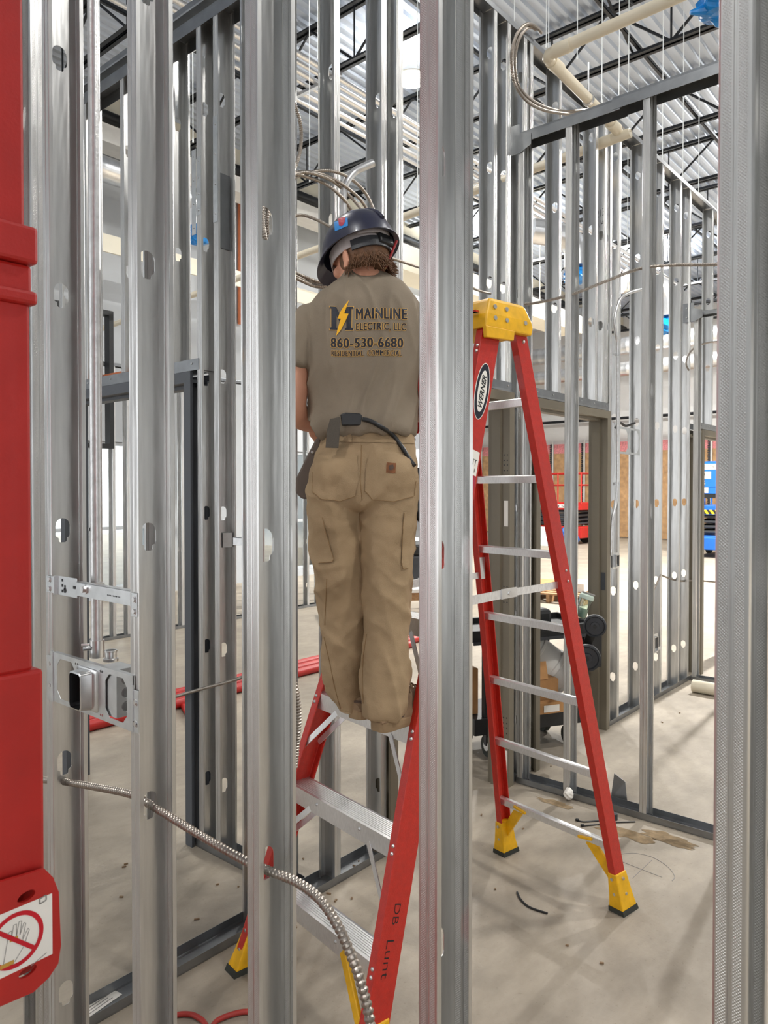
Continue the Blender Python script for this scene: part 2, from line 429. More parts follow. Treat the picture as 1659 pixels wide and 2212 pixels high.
for i, (y, z) in enumerate([(1.6, JT - 0.1), (3.4, JB + 0.06), (5.4, JT - 0.1), (7.4, JB + 0.06)]):
    o = obj('bridging_angle', MB().box2((0.2, y, z - 0.02), (23.2, y + 0.006, z + 0.02)).box2((0.2, y, z - 0.02), (23.2, y + 0.04, z - 0.014)), 'joist_paint', loc=(0.2, y, z))
    tag(o, ['thin dark bridging angle running across the joists nearest the right edge', 'dark bridging angle under the joists over the right-hand doorways', 'dark bridging angle near the deck above the pipe rack', 'dark bridging angle under the joists closest to the far grey wall'][i], 'bridging', 'joist bridging')
for i, (y0, y1, x) in enumerate([(-1.0, 1.6, 10.7), (0.8, 3.4, 8.62), (3.4, 5.4, 6.54), (1.6, 3.4, 12.78), (5.4, 7.4, 10.7)]):
    a = (x, y0, JB if i % 2 else JT - 0.1)
    o = obj('cross_brace', MB().cyl((x, y0, JT - 0.08), (x + 2.08, y0 + 0.1, JB + 0.04), 0.014, 6).cyl((x, y0, JB + 0.04), (x + 2.08, y0 + 0.1, JT - 0.08), 0.014, 6), 'joist_paint', loc=(x, y0, JB))
    tag(o, 'dark X brace between two roof joists, %s from the right edge of the photo' % ORD[i], 'brace', 'joist cross braces')

# ------------------------------------------------------------------ steel studs
STEEL = {}
WEB, FLG = 0.092, 0.035
def stud_mesh(h, zbase=0.0):
    key = (round(h, 3), round(zbase, 3))
    if key in STEEL: return STEEL[key]
    mb = MB()
    near = [(0.010, -FLG), (0.0008, -FLG), (0, -0.0345), (0, -0.0195), (0.0014, -0.0188), (0.0014, -0.0162), (0, -0.0155), (0, -0.0025), (0.0007, -0.0007), (0.0025, 0)]
    far = [(WEB - x, y) for x, y in near][::-1]
    for pr in (near, far):
        n = len(pr); mb.add([(x, y, 0) for x, y in pr] + [(x, y, h) for x, y in pr], [(i, i + 1, n + i + 1, n + i) for i in range(n - 1)])
    x0, x1 = 0.0025, WEB - 0.0025
    loops = []
    z = 0.305
    while z < zbase + h - 0.12:
        if z > zbase + 0.12:
            c = z - zbase; r = 0.019; hp = []
            for k in range(9):
                a = math.pi * k / 8; hp.append(Vector((0.046 + r * math.cos(a), 0, c + 0.013 + r * math.sin(a))))
            hp += [Vector((0.046 - 0.019, 0, c - 0.012)), Vector((0.046 - 0.017, 0, c - 0.017)), Vector((0.046 - 0.0115, 0, c - 0.019)), Vector((0.046 - 0.0105, 0, c - 0.028)), Vector((0.046 - 0.007, 0, c - 0.031)),
                   Vector((0.046 + 0.007, 0, c - 0.031)), Vector((0.046 + 0.0105, 0, c - 0.028)), Vector((0.046 + 0.0115, 0, c - 0.019)), Vector((0.046 + 0.017, 0, c - 0.017)), Vector((0.046 + 0.019, 0, c - 0.012))]
            loops.append(hp)
        z += 0.6096
    # strips between the holes, one band with a hole at a time
    zc = [0.0]
    for hp in loops:
        m = sum(p.z for p in hp) / len(hp); zc += [m - 0.06, m + 0.06]
    zc.append(h)
    for i in range(len(zc) - 1):
        a, b = zc[i], zc[i + 1]
        outer = [Vector((x0, 0, a)), Vector((x1, 0, a)), Vector((x1, 0, b)), Vector((x0, 0, b))]
        if i % 2 == 0: mb.add(outer, [(0, 1, 2, 3)])
        else:
            hp = loops[i // 2]
            tr = tessellate_polygon([[Vector((p.x, p.z, 0)) for p in outer], [Vector((p.x, p.z, 0)) for p in hp]])
            mb.add(outer + hp, [tuple(t) for t in tr])
    me = mb.mesh('steel_stud'); me.materials.append(M['galv_stud']); STEEL[key] = me
    return me
def stud(x, y, rot, h, label, group, z0=0.002, name='steel_stud'):
    o = bpy.data.objects.new(name, stud_mesh(h, z0)); COL.objects.link(o)
    o.location = (x, y, z0); o.rotation_euler = (0, 0, rot)
    k = o.modifiers.new('sheet', 'SOLIDIFY'); k.thickness = 0.0011; k.offset = 0
    return tag(o, label, 'metal stud', group)
def stud_x(x, y, *a, **k): return stud(x, y, 0, *a, **k)                    # wall running along y, near face at x
def stud_y(x, y, *a, **k): return stud(x, y + WEB, -math.pi / 2, *a, **k)    # wall running along x, near face at y
def track(p0, p1, up, label, group='steel tracks', name='steel_track', w=0.095, leg=0.034, z=None):
    p0 = Vector(p0); p1 = Vector(p1); d = (p1 - p0).normalized(); sd = d.cross(ZV)
    s = 1 if up else -1
    pr = [(-w / 2, leg * s), (-w / 2, leg * s * 0.2), (-w / 2 + 0.0015, 0), (w / 2 - 0.0015, 0), (w / 2, leg * s * 0.2), (w / 2, leg * s)]
    mb = MB(); n = len(pr)
    mb.add([p0 + sd * a + ZV * b for a, b in pr] + [p1 + sd * a + ZV * b for a, b in pr], [(i, i + 1, n + i + 1, n + i) for i in range(n - 1)])
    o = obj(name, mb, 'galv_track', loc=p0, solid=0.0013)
    return tag(o, label, 'metal track', group)
W1X, W2Y, W4X, W5X, W7Y, W6X = 0.878, 2.117, 3.59, 2.0, 7.45, 6.50
H1, H2, H4, H5 = 4.19, 4.19, 3.58, 3.75
g1 = 'near row of studs in front of the worker'
SA = stud_x(W1X, 1.891, H1, 'galvanized stud just right of the red lift mast, box bracket on its right', g1)
SB = stud_x(W1X, 1.488, H1, 'galvanized stud right of the vertical conduit, holding the box bracket on its left', g1)
SC = stud_x(W1X, 1.086, H1, 'galvanized stud left of the worker that hides his left arm, cable leaving its low knockout', g1)
SD = stud_x(W1X, 0.681, H1, 'galvanized stud in front of the ladder that hides the worker\'s right arm', g1)
SE = stud_x(W1X, 0.258, H1, 'blurred galvanized stud filling the right edge of the photo, closest of all', g1)
track((W1X + 0.046, 0.1, 0.001), (W1X + 0.046, 2.11, 0.001), True, 'floor track under the near row of studs')
track((W1X + 0.046, 0.1, H1 + 0.004), (W1X + 0.046, 2.11, H1 + 0.004), False, 'ceiling track over the near row of studs')
g2 = 'studs of the long wall behind the ladder'
for x, lb in ((0.986, 'corner stud squeezed between the red lift mast and the first near stud, dark oval knockouts'),
              (1.392, 'stud of the long wall standing behind the second near stud'),
              (1.799, 'stud of the long wall standing behind the near stud left of the worker'),
              (2.203, 'stud of the long wall rising just left of the hard hat'),
              (2.497, 'stud of the long wall right behind the hard hat, beside the tan door jamb')):
    stud_y(x, W2Y, H2, lb, g2)
g3 = 'short studs over the doorways'
for x, lb in ((2.612, 'short stud over the left tan doorway, between the hard hat and the glaring lamp'),
              (3.005, 'short stud over the left tan doorway, behind the ladder-front near stud'),
              (3.405, 'short stud over the left tan doorway, with bright see-through knockouts, above the yellow ladder cap'),
              (3.545, 'last short stud over the left tan doorway, with black knockouts'),
              (4.14, 'first short stud over the right tan doorway from its left jamb'),
              (4.652, 'second short stud over the right tan doorway, with see-through knockouts'),
              (4.795, 'last short stud over the right tan doorway, pencil note on it')):
    stud_y(x, W2Y, H2 - 2.215, lb, g3, z0=2.215)
for x, lb in ((3.72, 'full-height jamb stud between the two tan doorways, left of the pair'),
              (3.79, 'full-height jamb stud touching the left side of the right tan doorway'),
              (5.03, 'stud of the right wall with the bent conduit strapped to it'),
              (5.44, 'stud of the right wall mostly hidden behind the second stud of the cross wall'),
              (5.85, 'stud of the right wall with the small electrical box low on it'),
              (6.26, 'stud of the right wall second from the far corner, bright keyhole knockouts'),
              (6.49, 'dark corner stud of the right wall with black knockouts')):
    stud_y(x, W2Y, H2, lb, 'studs of the long wall right of the doorways')
stud_y(7.10, W2Y, H2 - 2.215, 'short stud over the far third doorway near the right edge', g3, z0=2.215)
stud_y(7.95, W2Y, H2, 'stud beyond the far third doorway', 'studs of the long wall right of the doorways')
stud_y(4.88, W2Y, H2, 'full-height jamb stud touching the right side of the right tan doorway', 'studs of the long wall right of the doorways')
cy = W2Y + 0.046
track((1.0, cy, 0.001), (2.49, cy, 0.001), True, 'dark floor track of the long wall running behind the ladder feet')
track((3.60, cy, 0.001), (3.78, cy, 0.001), True, 'stub of floor track between the two tan doorways')
track((4.86, cy, 0.001), (6.60, cy, 0.001), True, 'floor track of the right wall beyond the tan doorway')
track((0.9, cy, H2 + 0.004), (4.95, cy, H2 + 0.004), False, 'ceiling track over the long wall, near length above the doorways')
track((4.95, cy, H2 + 0.006), (9.0, cy, H2 + 0.006), False, 'ceiling track over the long wall, far length running to the right edge', w=0.097)
# door header tracks
def header(x0, x1, y, z, lb, along='x'):
    a, b = ((x0, y, z), (x1, y, z)) if along == 'x' else ((y, x0, z), (y, x1, z))
    o = track(a, b, True, lb, 'tracks over the door frames', 'header_track', w=0.098, leg=0.05)
    d = (Vector(b) - Vector(a)).normalized(); sd = d.cross(ZV) 
    if along == 'y': sd = -sd
    for k in range(6):
        p = Vector(a).lerp(Vector(b), 0.04 + 0.92 * k / 5) + ZV * 0.03
        side = Vector((0, -1, 0)) if along == 'x' else Vector((-1, 0, 0))
        obj('screw', MB().cyl(p + side * 0.048, p + side * 0.053, 0.005, 8), 'rivet', o)
    return o
header(2.49, 3.56, cy, 2.168, 'header track with screws over the left tan door frame')
header(3.80, 4.83, cy, 2.168, 'header track with screws over the right tan door frame')
header(6.75, 7.80, cy, 2.168, 'header track over the far third door frame')

# cross wall on the right (its near face is at x = W4X)
g4 = 'studs of the cross wall right of the ladder'
for y, lb in ((2.098, 'end stud of the cross wall standing in its bracket against the long wall'),
              (1.815, 'first free stud of the cross wall, in front of the right tan doorway'),
              (1.405, 'second free stud of the cross wall, middle of the right-hand floor'),
              (0.995, 'third stud of the cross wall, behind the blurred right-edge stud')):
    stud_x(W4X, y, H4, lb, g4)
cx = W4X + 0.046
track((cx, 2.10, 0.001), (cx, 0.5, 0.001), True, 'floor track of the cross wall on the right, zip ties lying in front of it')
track((cx, 2.14, H4 + 0.004), (cx, 1.52, H4 + 0.004), False, 'dark top rail of the cross wall, short length meeting the long wall', leg=0.06)
track((cx, 1.56, H4 + 0.012), (cx, 0.3, H4 + 0.012), False, 'dark top rail of the cross wall, long length toward the right edge', w=0.099, leg=0.06)
def fold_bracket(x, y, z, lb):
    mb = MB().box2((x - 0.002, y - 0.03, z - 0.09), (x, y + 0.06, z + 0.07)).box2((x, y - 0.002, z - 0.06), (x + 0.09, y, z + 0.05))
    mb.prism([(x - 0.002, y - 0.03, z - 0.09), (x - 0.002, y - 0.10, z - 0.06), (x - 0.002, y - 0.10, z + 0.0), (x - 0.002, y - 0.03, z + 0.02)], (0.002, 0, 0))
    o = obj('end_bracket', mb, 'galv_track', loc=(x, y, z))
    for dz in (-0.05, 0.03): obj('screw', MB().cyl((x - 0.002, y + 0.03, z + dz), (x - 0.008, y + 0.03, z + dz), 0.006, 8), 'rivet', o)
    return tag(o, lb, 'bracket', 'folded track ends')
fold_bracket(W4X - 0.004, 2.115, 3.56, 'folded bracket holding the cross wall top rail to the long wall')
fold_bracket(W6X - 0.03, 2.115, 3.14, 'folded bracket at the far corner holding the low rail by the right edge')
# far cross wall
for y, lb in ((2.095, 'corner stud of the far cross wall with ribbed flange'), (1.72, 'second stud of the far cross wall, behind the right-edge stud')):
    stud_x(W6X, y, 3.13, lb, 'studs of the far cross wall')
track((W6X + 0.046, 2.1, 3.135), (W6X + 0.046, 1.0, 3.135), False, 'top rail of the far cross wall by the right edge')
track((W6X + 0.046, 2.1, 0.001), (W6X + 0.046, 1.0, 0.001), True, 'floor track of the far cross wall by the right edge')

# left cross wall (near face x = W5X), holds the dark door frame
g5 = 'studs of the left cross wall'
S1 = stud_x(W5X, 2.815, H5, 'left one of the double studs beside the dark door frame, splice plates on it', g5)
S2 = stud_x(W5X, 2.692, H5, 'right one of the double studs beside the dark door frame, crooked seam at mid height', g5)
stud_x(W5X, 2.29, H5, 'stud of the left cross wall just behind the near stud left of the worker', g5)
stud_x(W5X, 4.115, H5, 'stud of the left cross wall at the hidden left side of the dark door frame', g5)
stud_x(W5X, 4.6, H5, 'stud of the left cross wall farthest left, behind the red mast', g5)
for y, lb in ((3.03, 'short stud over the dark door frame, right of the second near stud'), (3.46, 'short stud over the dark door frame, left of the second near stud'), (3.84, 'short stud over the dark door frame, left of the vertical conduit')):
    stud_x(W5X, y, H5 - 2.225, lb, 'short studs over the dark door frame', z0=2.225)
c5 = W5X + 0.046
track((c5, 2.22, 0.001), (c5, 2.84, 0.001), True, 'bright floor track at the foot of the double studs')
track((c5, 2.2, H5 + 0.004), (c5, 5.0, H5 + 0.004), False, 'top rail of the left cross wall rising to the upper left', leg=0.06)
track((c5, 2.2, H5 + 0.045), (c5, 5.0, H5 + 0.045), True, 'second rail stacked on the top rail of the left cross wall')
header(2.80, 4.08, c5, 2.172, 'dented header track over the dark door frame', along='y')
def splice(x, y, z0, z1, w, par):
    o = obj('splice_plate', MB().box2((x - 0.0025, y - w, z0), (x - 0.0008, y, z1)), 'galv_plain', par)
    for k in range(4):
        z = z0 + (z1 - z0) * (0.08 + 0.28 * k)
        obj('screw', MB().cyl((x - 0.0025, y - w / 2, z), (x - 0.0065, y - w / 2, z), 0.0045, 8), 'rivet', o)
splice(W5X, 2.849, 2.78, 3.16, 0.032, S1)
splice(W5X, 2.812, 2.86, 3.12, 0.032, S1)
splice(W5X, 2.690, 2.80, 3.26, 0.032, S2)
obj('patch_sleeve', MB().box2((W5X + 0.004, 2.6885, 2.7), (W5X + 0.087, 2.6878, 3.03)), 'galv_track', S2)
# second framed wall farther back on the left (near face y = W7Y)
g7 = 'studs of the back partition on the left'
sx7 = [('185', 'leftmost stud of the back partition, seen left of the conduit'), ('250', 'stud of the back partition right of the conduit, dark side'), ('281', 'stud of the back partition partly behind the second near stud'), ('330', None), ('398', 'stud of the back partition seen through the dark doorway'), ('414', 'stud of the back partition beside the dark door jamb'), ('470', None), ('541', None), ('601', None), ('668', 'dark stud of the back partition left of the worker\'s hip'), ('692', 'ribbed stud of the back partition touching the worker\'s left hip outline'), ('760', None), ('838', None), ('897', 'stud of the back partition in the gap right of the worker\'s legs')]
for i, (s, lb) in enumerate(sx7):
    x = at(float(s), 1058, 'y', W7Y).x
    stud_y(x, W7Y, 3.0, lb or 'stud of the back partition hidden behind nearer things, %s from the left' % ORD[i], g7)
x0, x1 = at(150, 1058, 'y', W7Y).x, at(900, 1058, 'y', W7Y).x
track((x0, W7Y + 0.046, 0.001), (x1, W7Y + 0.046, 0.001), True, 'dark floor track of the back partition on the left')
track((x0, W7Y + 0.046, 3.005), (x1, W7Y + 0.046, 3.005), False, 'top track of the back partition on the left')

# ------------------------------------------------------------------ hollow metal door frames
PROF = [(0.0, -0.022), (0.05, -0.022), (0.05, 0.028), (0.066, 0.030), (0.066, 0.085), (0.05, 0.087), (0.05, 0.114), (0.0, 0.114),
        (0.0, 0.100), (0.036, 0.100), (0.036, 0.072), (0.052, 0.070), (0.052, 0.044), (0.036, 0.042), (0.036, -0.008), (0.0, -0.008)]
def door_frame(label, m, u0, u1, v, ztop, along, hinge=None, strike=None, latch_side=None):
    """u runs along the wall, v is the near face of the studs"""
    def P(u, w, z): return Vector((u, v + w, z)) if along == 'x' else Vector((v + w, u, z))
    t = thing('door_frame', label, 'door frame', P((u0 + u1) / 2, 0.046, 0), 'hollow metal door frames')
    for nm, ub, s in (('jamb', u0, 1), ('jamb', u1, -1)):
        mb = MB(); pr = [(ub + s * a, w) for a, w in PROF]
        mb.prism([P(a, w, 0.0) for a, w in pr], (0, 0, ztop - 0.0501)); j = obj(nm, mb, m, t)
        if hinge == s:
            for z in (0.28, 1.0, 1.72):
                h = obj('hinge_pocket', MB().box2(P(ub + s * 0.0505, -0.018, z), P(ub + s * 0.0512, 0.024, z + 0.115)), 'galv_plain' if m != 'taupe_frame' else 'taupe_frame', j)
                mb2 = MB()
                for dz in (0.015, 0.045, 0.07, 0.1): 
                    for w in (-0.008, 0.012): mb2.cyl(P(ub + s * 0.0512, w, z + dz), P(ub + s * 0.0518, w, z + dz), 0.004, 8)
                obj('screw_holes', mb2, 'black_plastic', j)
            for z, hh in ((1.43, 0.14), (0.08, 0.12)):
                obj('paper_sticker', MB().box2(P(ub + s * 0.0505, -0.012, z), P(ub + s * 0.0512, 0.012, z + hh)), 'white_label', j)
        if strike == s:
            obj('strike_pocket', MB().box2(P(ub + s * 0.0505, -0.01, 0.95), P(ub + s * 0.0515, 0.022, 1.07)), 'dark_grey', j)
    mb = MB(); pr = [(ztop - a, w) for a, w in PROF]
    poly = [P(u0, w, z) for z, w in pr]; mb.prism(poly, P(u1, 0, 0) - P(u0, 0, 0)); obj('head', mb, m, t)
    return t
door_frame('tan hollow metal door frame behind the stepladder, left of the pair', 'taupe_frame', 2.502, 3.556, W2Y, 2.16, 'x', hinge=-1)
door_frame('tan hollow metal door frame behind the cross wall, tool cart standing in it', 'taupe_frame', 3.802, 4.822, W2Y, 2.16, 'x', strike=-1)
door_frame('tan door frame at the far end of the right wall, only its head in view', 'taupe_frame', 6.76, 7.80, W2Y, 2.16, 'x')
door_frame('dark slate door frame on the left beside the double studs', 'slate_frame', 2.838, 4.07, W5X, 2.165, 'y', strike=1)
# black-framed borrowed light behind the left cross wall
u0, u1 = at(214, 800, 'y', W7Y - 0.1).x, at(246, 800, 'y', W7Y - 0.1).x
z1, z0 = at(230, 680, 'y', W7Y - 0.1).z, 2.12
o = obj('window_frame', MB().box2((u1 - 0.05, W7Y - 0.1, z0), (u1, W7Y, z1)).box2((u0 - 0.5, W7Y - 0.1, z1), (u1, W7Y, z1 + 0.05)).box2((u0 - 0.5, W7Y - 0.1, z0 - 0.05), (u1, W7Y, z0)).box2((u0 - 0.5, W7Y - 0.1, z0), (u0 - 0.45, W7Y, z1)), 'black_plastic', loc=(u1, W7Y, z0))
tag(o, 'black window frame high in the back partition, right of the vertical conduit', 'window frame')
o = obj('wood_blocking', MB().box2((W5X + 0.1, 3.3, 2.225), (W5X + 0.14, 3.84, 2.262)), 'orange_wood', loc=(W5X + 0.1, 3.3, 2.225))
tag(o, 'orange-brown board lying on the header over the dark door frame', 'board')
# ------------------------------------------------------------------ stepladder
LF = Vector((1.535, 1.661, 0)); LE = Vector((0.985, -0.17, 0)).normalized(); LL = Vector((LE.y, -LE.x, 0))   # foot centre, front-to-rear, lateral (towards the camera)
def LP(xp, lat, z): return LF + LE * xp + LL * lat + ZV * z
ladder = thing('stepladder', 'red fiberglass stepladder with yellow cap and feet, the worker standing on its third step', 'stepladder', LF + LE * 0.65)
FW_TOP, FW_BOT, FX_TOP, ZTOP = 0.150, 0.345, 0.715, 2.21
RX_BOT, RX_TOP, RW_BOT, RW_TOP = 1.31, 0.86, 0.312, 0.150
def fr(z, s): k = z / ZTOP; return LP(FX_TOP * k, s * (FW_BOT + (FW_TOP - FW_BOT) * k), z)
def rr(z, s): k = z / ZTOP; return LP(RX_BOT + (RX_TOP - RX_BOT) * k, s * (RW_BOT + (RW_TOP - RW_BOT) * k), z)
def chan(s, D, fl, t=0.005):
    q = [(0, -D / 2), (0, D / 2), (-fl, D / 2), (-fl, D / 2 - t), (-t, D / 2 - t), (-t, -D / 2 + t), (-fl, -D / 2 + t), (-fl, -D / 2)]
    return [(-s * a, b) for a, b in q]
DF, DR = 0.088, 0.062
front_rail = {}; rear_rail = {}
for s in (-1, 1):
    front_rail[s] = obj('front_rail', MB().beam(fr(0.03, s), fr(ZTOP, s), 0, 0, LE, chan(s, DF, 0.030)), 'red_rail', ladder, bevel=0.0015)
    rear_rail[s] = obj('rear_rail', MB().beam(rr(0.03, s), rr(ZTOP, s), 0, 0, LE, chan(s, DR, 0.030)), 'red_rail', ladder, bevel=0.0015)
# steps
for k in range(1, 8):
    z = 0.305 * k; a = fr(z, -1); b = fr(z, 1); ins = 0.004
    u = (b - a).normalized(); a = a + u * ins; b = b - u * ins; off = LE * (-DF / 2 + 0.002); dep = 0.082
    mb = MB(); n = 9; prof = [(0.0, -0.056), (-0.002, -0.056), (-0.002, 0.0)]
    for j in range(n):                                           # grooved tread
        x0 = 0.004 + (dep - 0.008) * j / n; w = (dep - 0.008) / n
        prof += [(x0, 0.0), (x0 + w * 0.6, 0.0), (x0 + w * 0.65, -0.0022), (x0 + w * 0.95, -0.0022)]
    prof += [(dep, 0.0), (dep, -0.04), (dep - 0.002, -0.04), (dep - 0.002, -0.003), (0.0005, -0.0045)]
    mb.prism([a + off + LE * p + ZV * q for p, q in prof], b - a)
    st = obj('step', mb, 'alu', ladder)
    mb = MB()
    for e in ((0.03, -0.02), (0.03, -0.04)):
        for c, sg in ((a, 1), (b, -1)):
            p = fr(z + e[1] + 0.01, -1 if sg == 1 else 1) - LE * (DF / 2) - u * (sg * -0.012)
            mb.sphere(p - LE * 0.001, 0.0062, 10, 6)
    for q in (0.3, 0.7):
        mb.sphere(a.lerp(b, q) + off - LE * 0.002 - ZV * 0.02, 0.0055, 10, 6)
    obj('rivet', mb, 'rivet', st)
    if k <= 5:
        for sg, c0, c1 in ((1, a, b), (-1, b, a)):
            for dx in (-DF / 2 + 0.008, DF / 2 - 0.012):
                p = c0.lerp(c1, 0.26) + LE * dx - ZV * 0.03; qz = max(z - 0.185, 0.07); q = fr(qz, -1 if sg == 1 else 1) + LE * dx + u * (sg * 0.008)
                if k == 1:
                    obj('foot_brace', MB().beam(p, q, 0.035, 0.012, LE), 'yellow', ladder, bevel=0.003)
                else: obj('knee_brace', MB().beam(p, q, 0.019, 0.003, LE), 'alu', ladder)
# rear rungs
for k in range(7):
    z = 0.255 + 0.283 * k; a = rr(z, -1); b = rr(z, 1); u = (b - a).normalized()
    w = 0.030
    prof = [(-0.012, -w / 2), (0.012, -w / 2), (0.014, w / 2 - 0.004), (0.008, w / 2), (-0.008, w / 2), (-0.014, w / 2 - 0.004)]
    r = obj('rung', MB().beam(a + u * 0.005, b - u * 0.005, 0, 0, ZV, prof), 'alu', ladder)
    if k == 6:
        for sg, c0 in ((1, a), (-1, b)):
            obj('knee_brace', MB().beam(c0 + u * sg * 0.05 - ZV * 0.002, rr(z - 0.09, -1 if sg == 1 else 1) + u * sg * 0.008, 0.016, 0.004, LE), 'alu', ladder)
    if k == 0:
        for sg, c0 in ((1, a), (-1, b)):
            q = rr(0.09, -1 if sg == 1 else 1) + u * sg * 0.012
            p = c0 + u * sg * 0.115 - ZV * 0.012
            mb = MB().beam(p, q, 0.042, 0.014, LE, [(-0.021, -0.007), (0.021, -0.007), (0.021, 0.007), (0.008, 0.003), (-0.008, 0.003), (-0.021, 0.007)])
            mb.beam(p + ZV * 0.014 - u * sg * 0.02, p + ZV * 0.004 + u * sg * 0.045, 0.04, 0.012, ZV)
            obj('foot_brace', mb, 'yellow', ladder, bevel=0.003)
# feet
def foot(c, dirv, s, D, front):
    mb = MB(); d = dirv.normalized()
    def ring(z, hx, hl, sh=0.0): return [c(z) + LE * (x * hx) + LL * (y * hl - s * 0.014 + sh) for x, y in ((-1, -1), (1, -1), (1, 1), (-1, 1))]
    mb.loft([ring(0.018, D / 2 + 0.017, 0.031), ring(0.06, D / 2 + 0.012, 0.026), ring(0.155, D / 2 + 0.004, 0.019)])
    f = obj('rail_foot', mb, 'yellow', ladder, bevel=0.004)
    obj('rubber_pad', MB().loft([ring(0.0, D / 2 + 0.02, 0.034), ring(0.02, D / 2 + 0.018, 0.032)]), 'rubber', f)
    m2 = MB()
    for z, o in ((0.135, 0.0), (0.075, 0.0)):
        p = c(z) + LL * (s * (0.01)); m2.cyl(p - LL * s * 0.005, p + LL * s * 0.004, 0.006, 8)
        p = c(z) - LE * (D / 2 + 0.008) - LL * s * 0.014; m2.cyl(p + LE * 0.006, p - LE * 0.004, 0.006, 8)
    obj('rivet', m2, 'rivet', f)
for s in (-1, 1):
    foot(lambda z, s=s: fr(z, s), LE, s, DF * 0.8, True); foot(lambda z, s=s: rr(z, s), LE, s, DR, False)
# cap
def capring(z, x0, x1, l): return [LP(x0, -l, z), LP(x1, -l, z), LP(x1, l, z), LP(x0, l, z)]
mb = MB().loft([capring(2.185, 0.650, 0.895, 0.176), capring(2.215, 0.655, 0.905, 0.174), capring(2.235, 0.660, 0.9, 0.172), capring(2.288, 0.685, 0.875, 0.160), capring(2.296, 0.70, 0.86, 0.15)])
cap = obj('cap', mb, 'yellow', ladder, bevel=0.006)
for s in (-1, 1):
    mb = MB().prism([LP(0.650, s * 0.160, 2.19), LP(0.800, s * 0.160, 2.19), LP(0.795, s * 0.160, 2.155), LP(0.655, s * 0.160, 2.15)], LL * (s * 0.017))
    obj('cap_skirt', mb, 'yellow', cap, bevel=0.003)
    mb = MB()
    for xp, z in ((0.705, 2.262), (0.765, 2.262), (0.70, 2.222), (0.76, 2.222), (0.86, 2.226)):
        lt = 0.1745 - max(0, z - 2.235) * 0.21
        mb.cyl(LP(xp, s * (lt - 0.006), z), LP(xp, s * (lt + 0.002), z), 0.008, 12)
    obj('rivet', mb, 'rivet', cap)
mb = MB()
for q in (-0.07, 0.0, 0.07): mb.box(LP(0.648, 0.12 + 0.02 * q, 2.245), (0.02, 0.03, 0.006))
obj('tool_slot', mb, 'red_rail', cap)
# spreaders
for s in (-1, 1):
    a = fr(1.262, s) - LL * (s * 0.02) + LE * 0.03; b = rr(1.277, s) - LL * (s * 0.02) - LE * 0.02; m = a.lerp(b, 0.5) + ZV * 0.004
    sp = obj('spreader', MB().beam(a, m + (b - a) * 0.06, 0.004, 0.030, ZV).beam(m - (b - a) * 0.04, b, 0.004, 0.026, ZV), 'alu', ladder)
    obj('hinge_plate', MB().beam(m - (b - a) * 0.07 + LL * s * 0.004, m + (b - a) * 0.07 + LL * s * 0.004, 0.004, 0.034, ZV).cyl(m + LL * s * 0.004, m + LL * s * 0.010, 0.007, 10), 'bright_steel', sp)
    obj('rail_bracket', MB().beam(rr(1.30, s) - LL * (s * 0.012) - ZV * 0.04, rr(1.30, s) - LL * (s * 0.012) + ZV * 0.05, 0.003, 0.035, LE), 'bright_steel', sp)
    mr = MB()
    for z in (1.33, 1.29): mr.sphere(rr(z, s) + LL * s * 0.001 + LE * 0.008, 0.005, 8, 6)
    obj('rivet', mr, 'rivet', rear_rail[s])
    mr = MB().sphere(rr(2.165, s) + LL * s * 0.001 + LE * 0.004, 0.007, 10, 6); obj('rivet', mr, 'rivet', rear_rail[s])
# labels on the outer face of the near front rail
fd = (fr(2.0, 1) - fr(1.0, 1)).normalized(); fw = (LE - fd * LE.dot(fd)).normalized(); fn = fd.cross(fw)
if fn.dot(LL) < 0: fn = -fn
def oval(c, a, b, lift, n=40): return [c + fd * (a * math.cos(2 * math.pi * i / n)) + fw * (b * math.sin(2 * math.pi * i / n)) + fn * lift for i in range(n)]
oc = fr(1.965, 1)
lab = obj('oval_label', MB().prism(oval(oc, 0.104, 0.0335, 0.0004), fn * 0.0004), 'white_label', front_rail[1])
obj('label_border', MB().prism(oval(oc, 0.101, 0.0305, 0.0009), fn * 0.0003), 'navy_ink', front_rail[1])
obj('label_field', MB().prism(oval(oc, 0.076, 0.0205, 0.0013), fn * 0.0003), 'white_label', front_rail[1])
obj('label_lettering', text_on(MB(), 'WERNER', oc - fd * 0.062 + fw * 0.0105 - fd * 0.004 + fn * 0.0019, fd * 0.124, -fw * 0.021 + fd * 0.006, 0.03), 'black_ink', front_rail[1])
def rail_sticker(z0, z1, m, name='paper_sticker', wd=0.036):
    a = fr(z0, 1); b = fr(z1, 1)
    return obj(name, MB().prism([a - fw * wd + fn * 0.0004, a + fw * wd + fn * 0.0004, b + fw * wd + fn * 0.0004, b - fw * wd + fn * 0.0004], fn * 0.0004), m, front_rail[1])
rail_sticker(1.685, 1.765, 'white_label'); rail_sticker(1.60, 1.683, 'sticker_red')
p = fr(1.735, 1)
obj('label_lettering', text_on(MB(), 'D.B.', p + fn * 0.0012 - fw * 0.03 + fd * 0.006, fw * 0.03, fd * 0.014, 0.01), 'black_ink', front_rail[1])
obj('label_lettering', text_on(MB(), 'LUNT', p + fn * 0.0012 - fw * 0.032 - fd * 0.019, fw * 0.062, fd * 0.021, 0.0), 'black_ink', front_rail[1])
obj('label_lettering', text_on(MB(), '4661', p + fn * 0.0012 - fw * 0.025 - fd * 0.043, fw * 0.05, fd * 0.014, 0.0), 'black_ink', front_rail[1])
rail_sticker(1.28, 1.44, 'white_label'); rail_sticker(1.30, 1.40, 'black_ink', 'warning_print', 0.02)
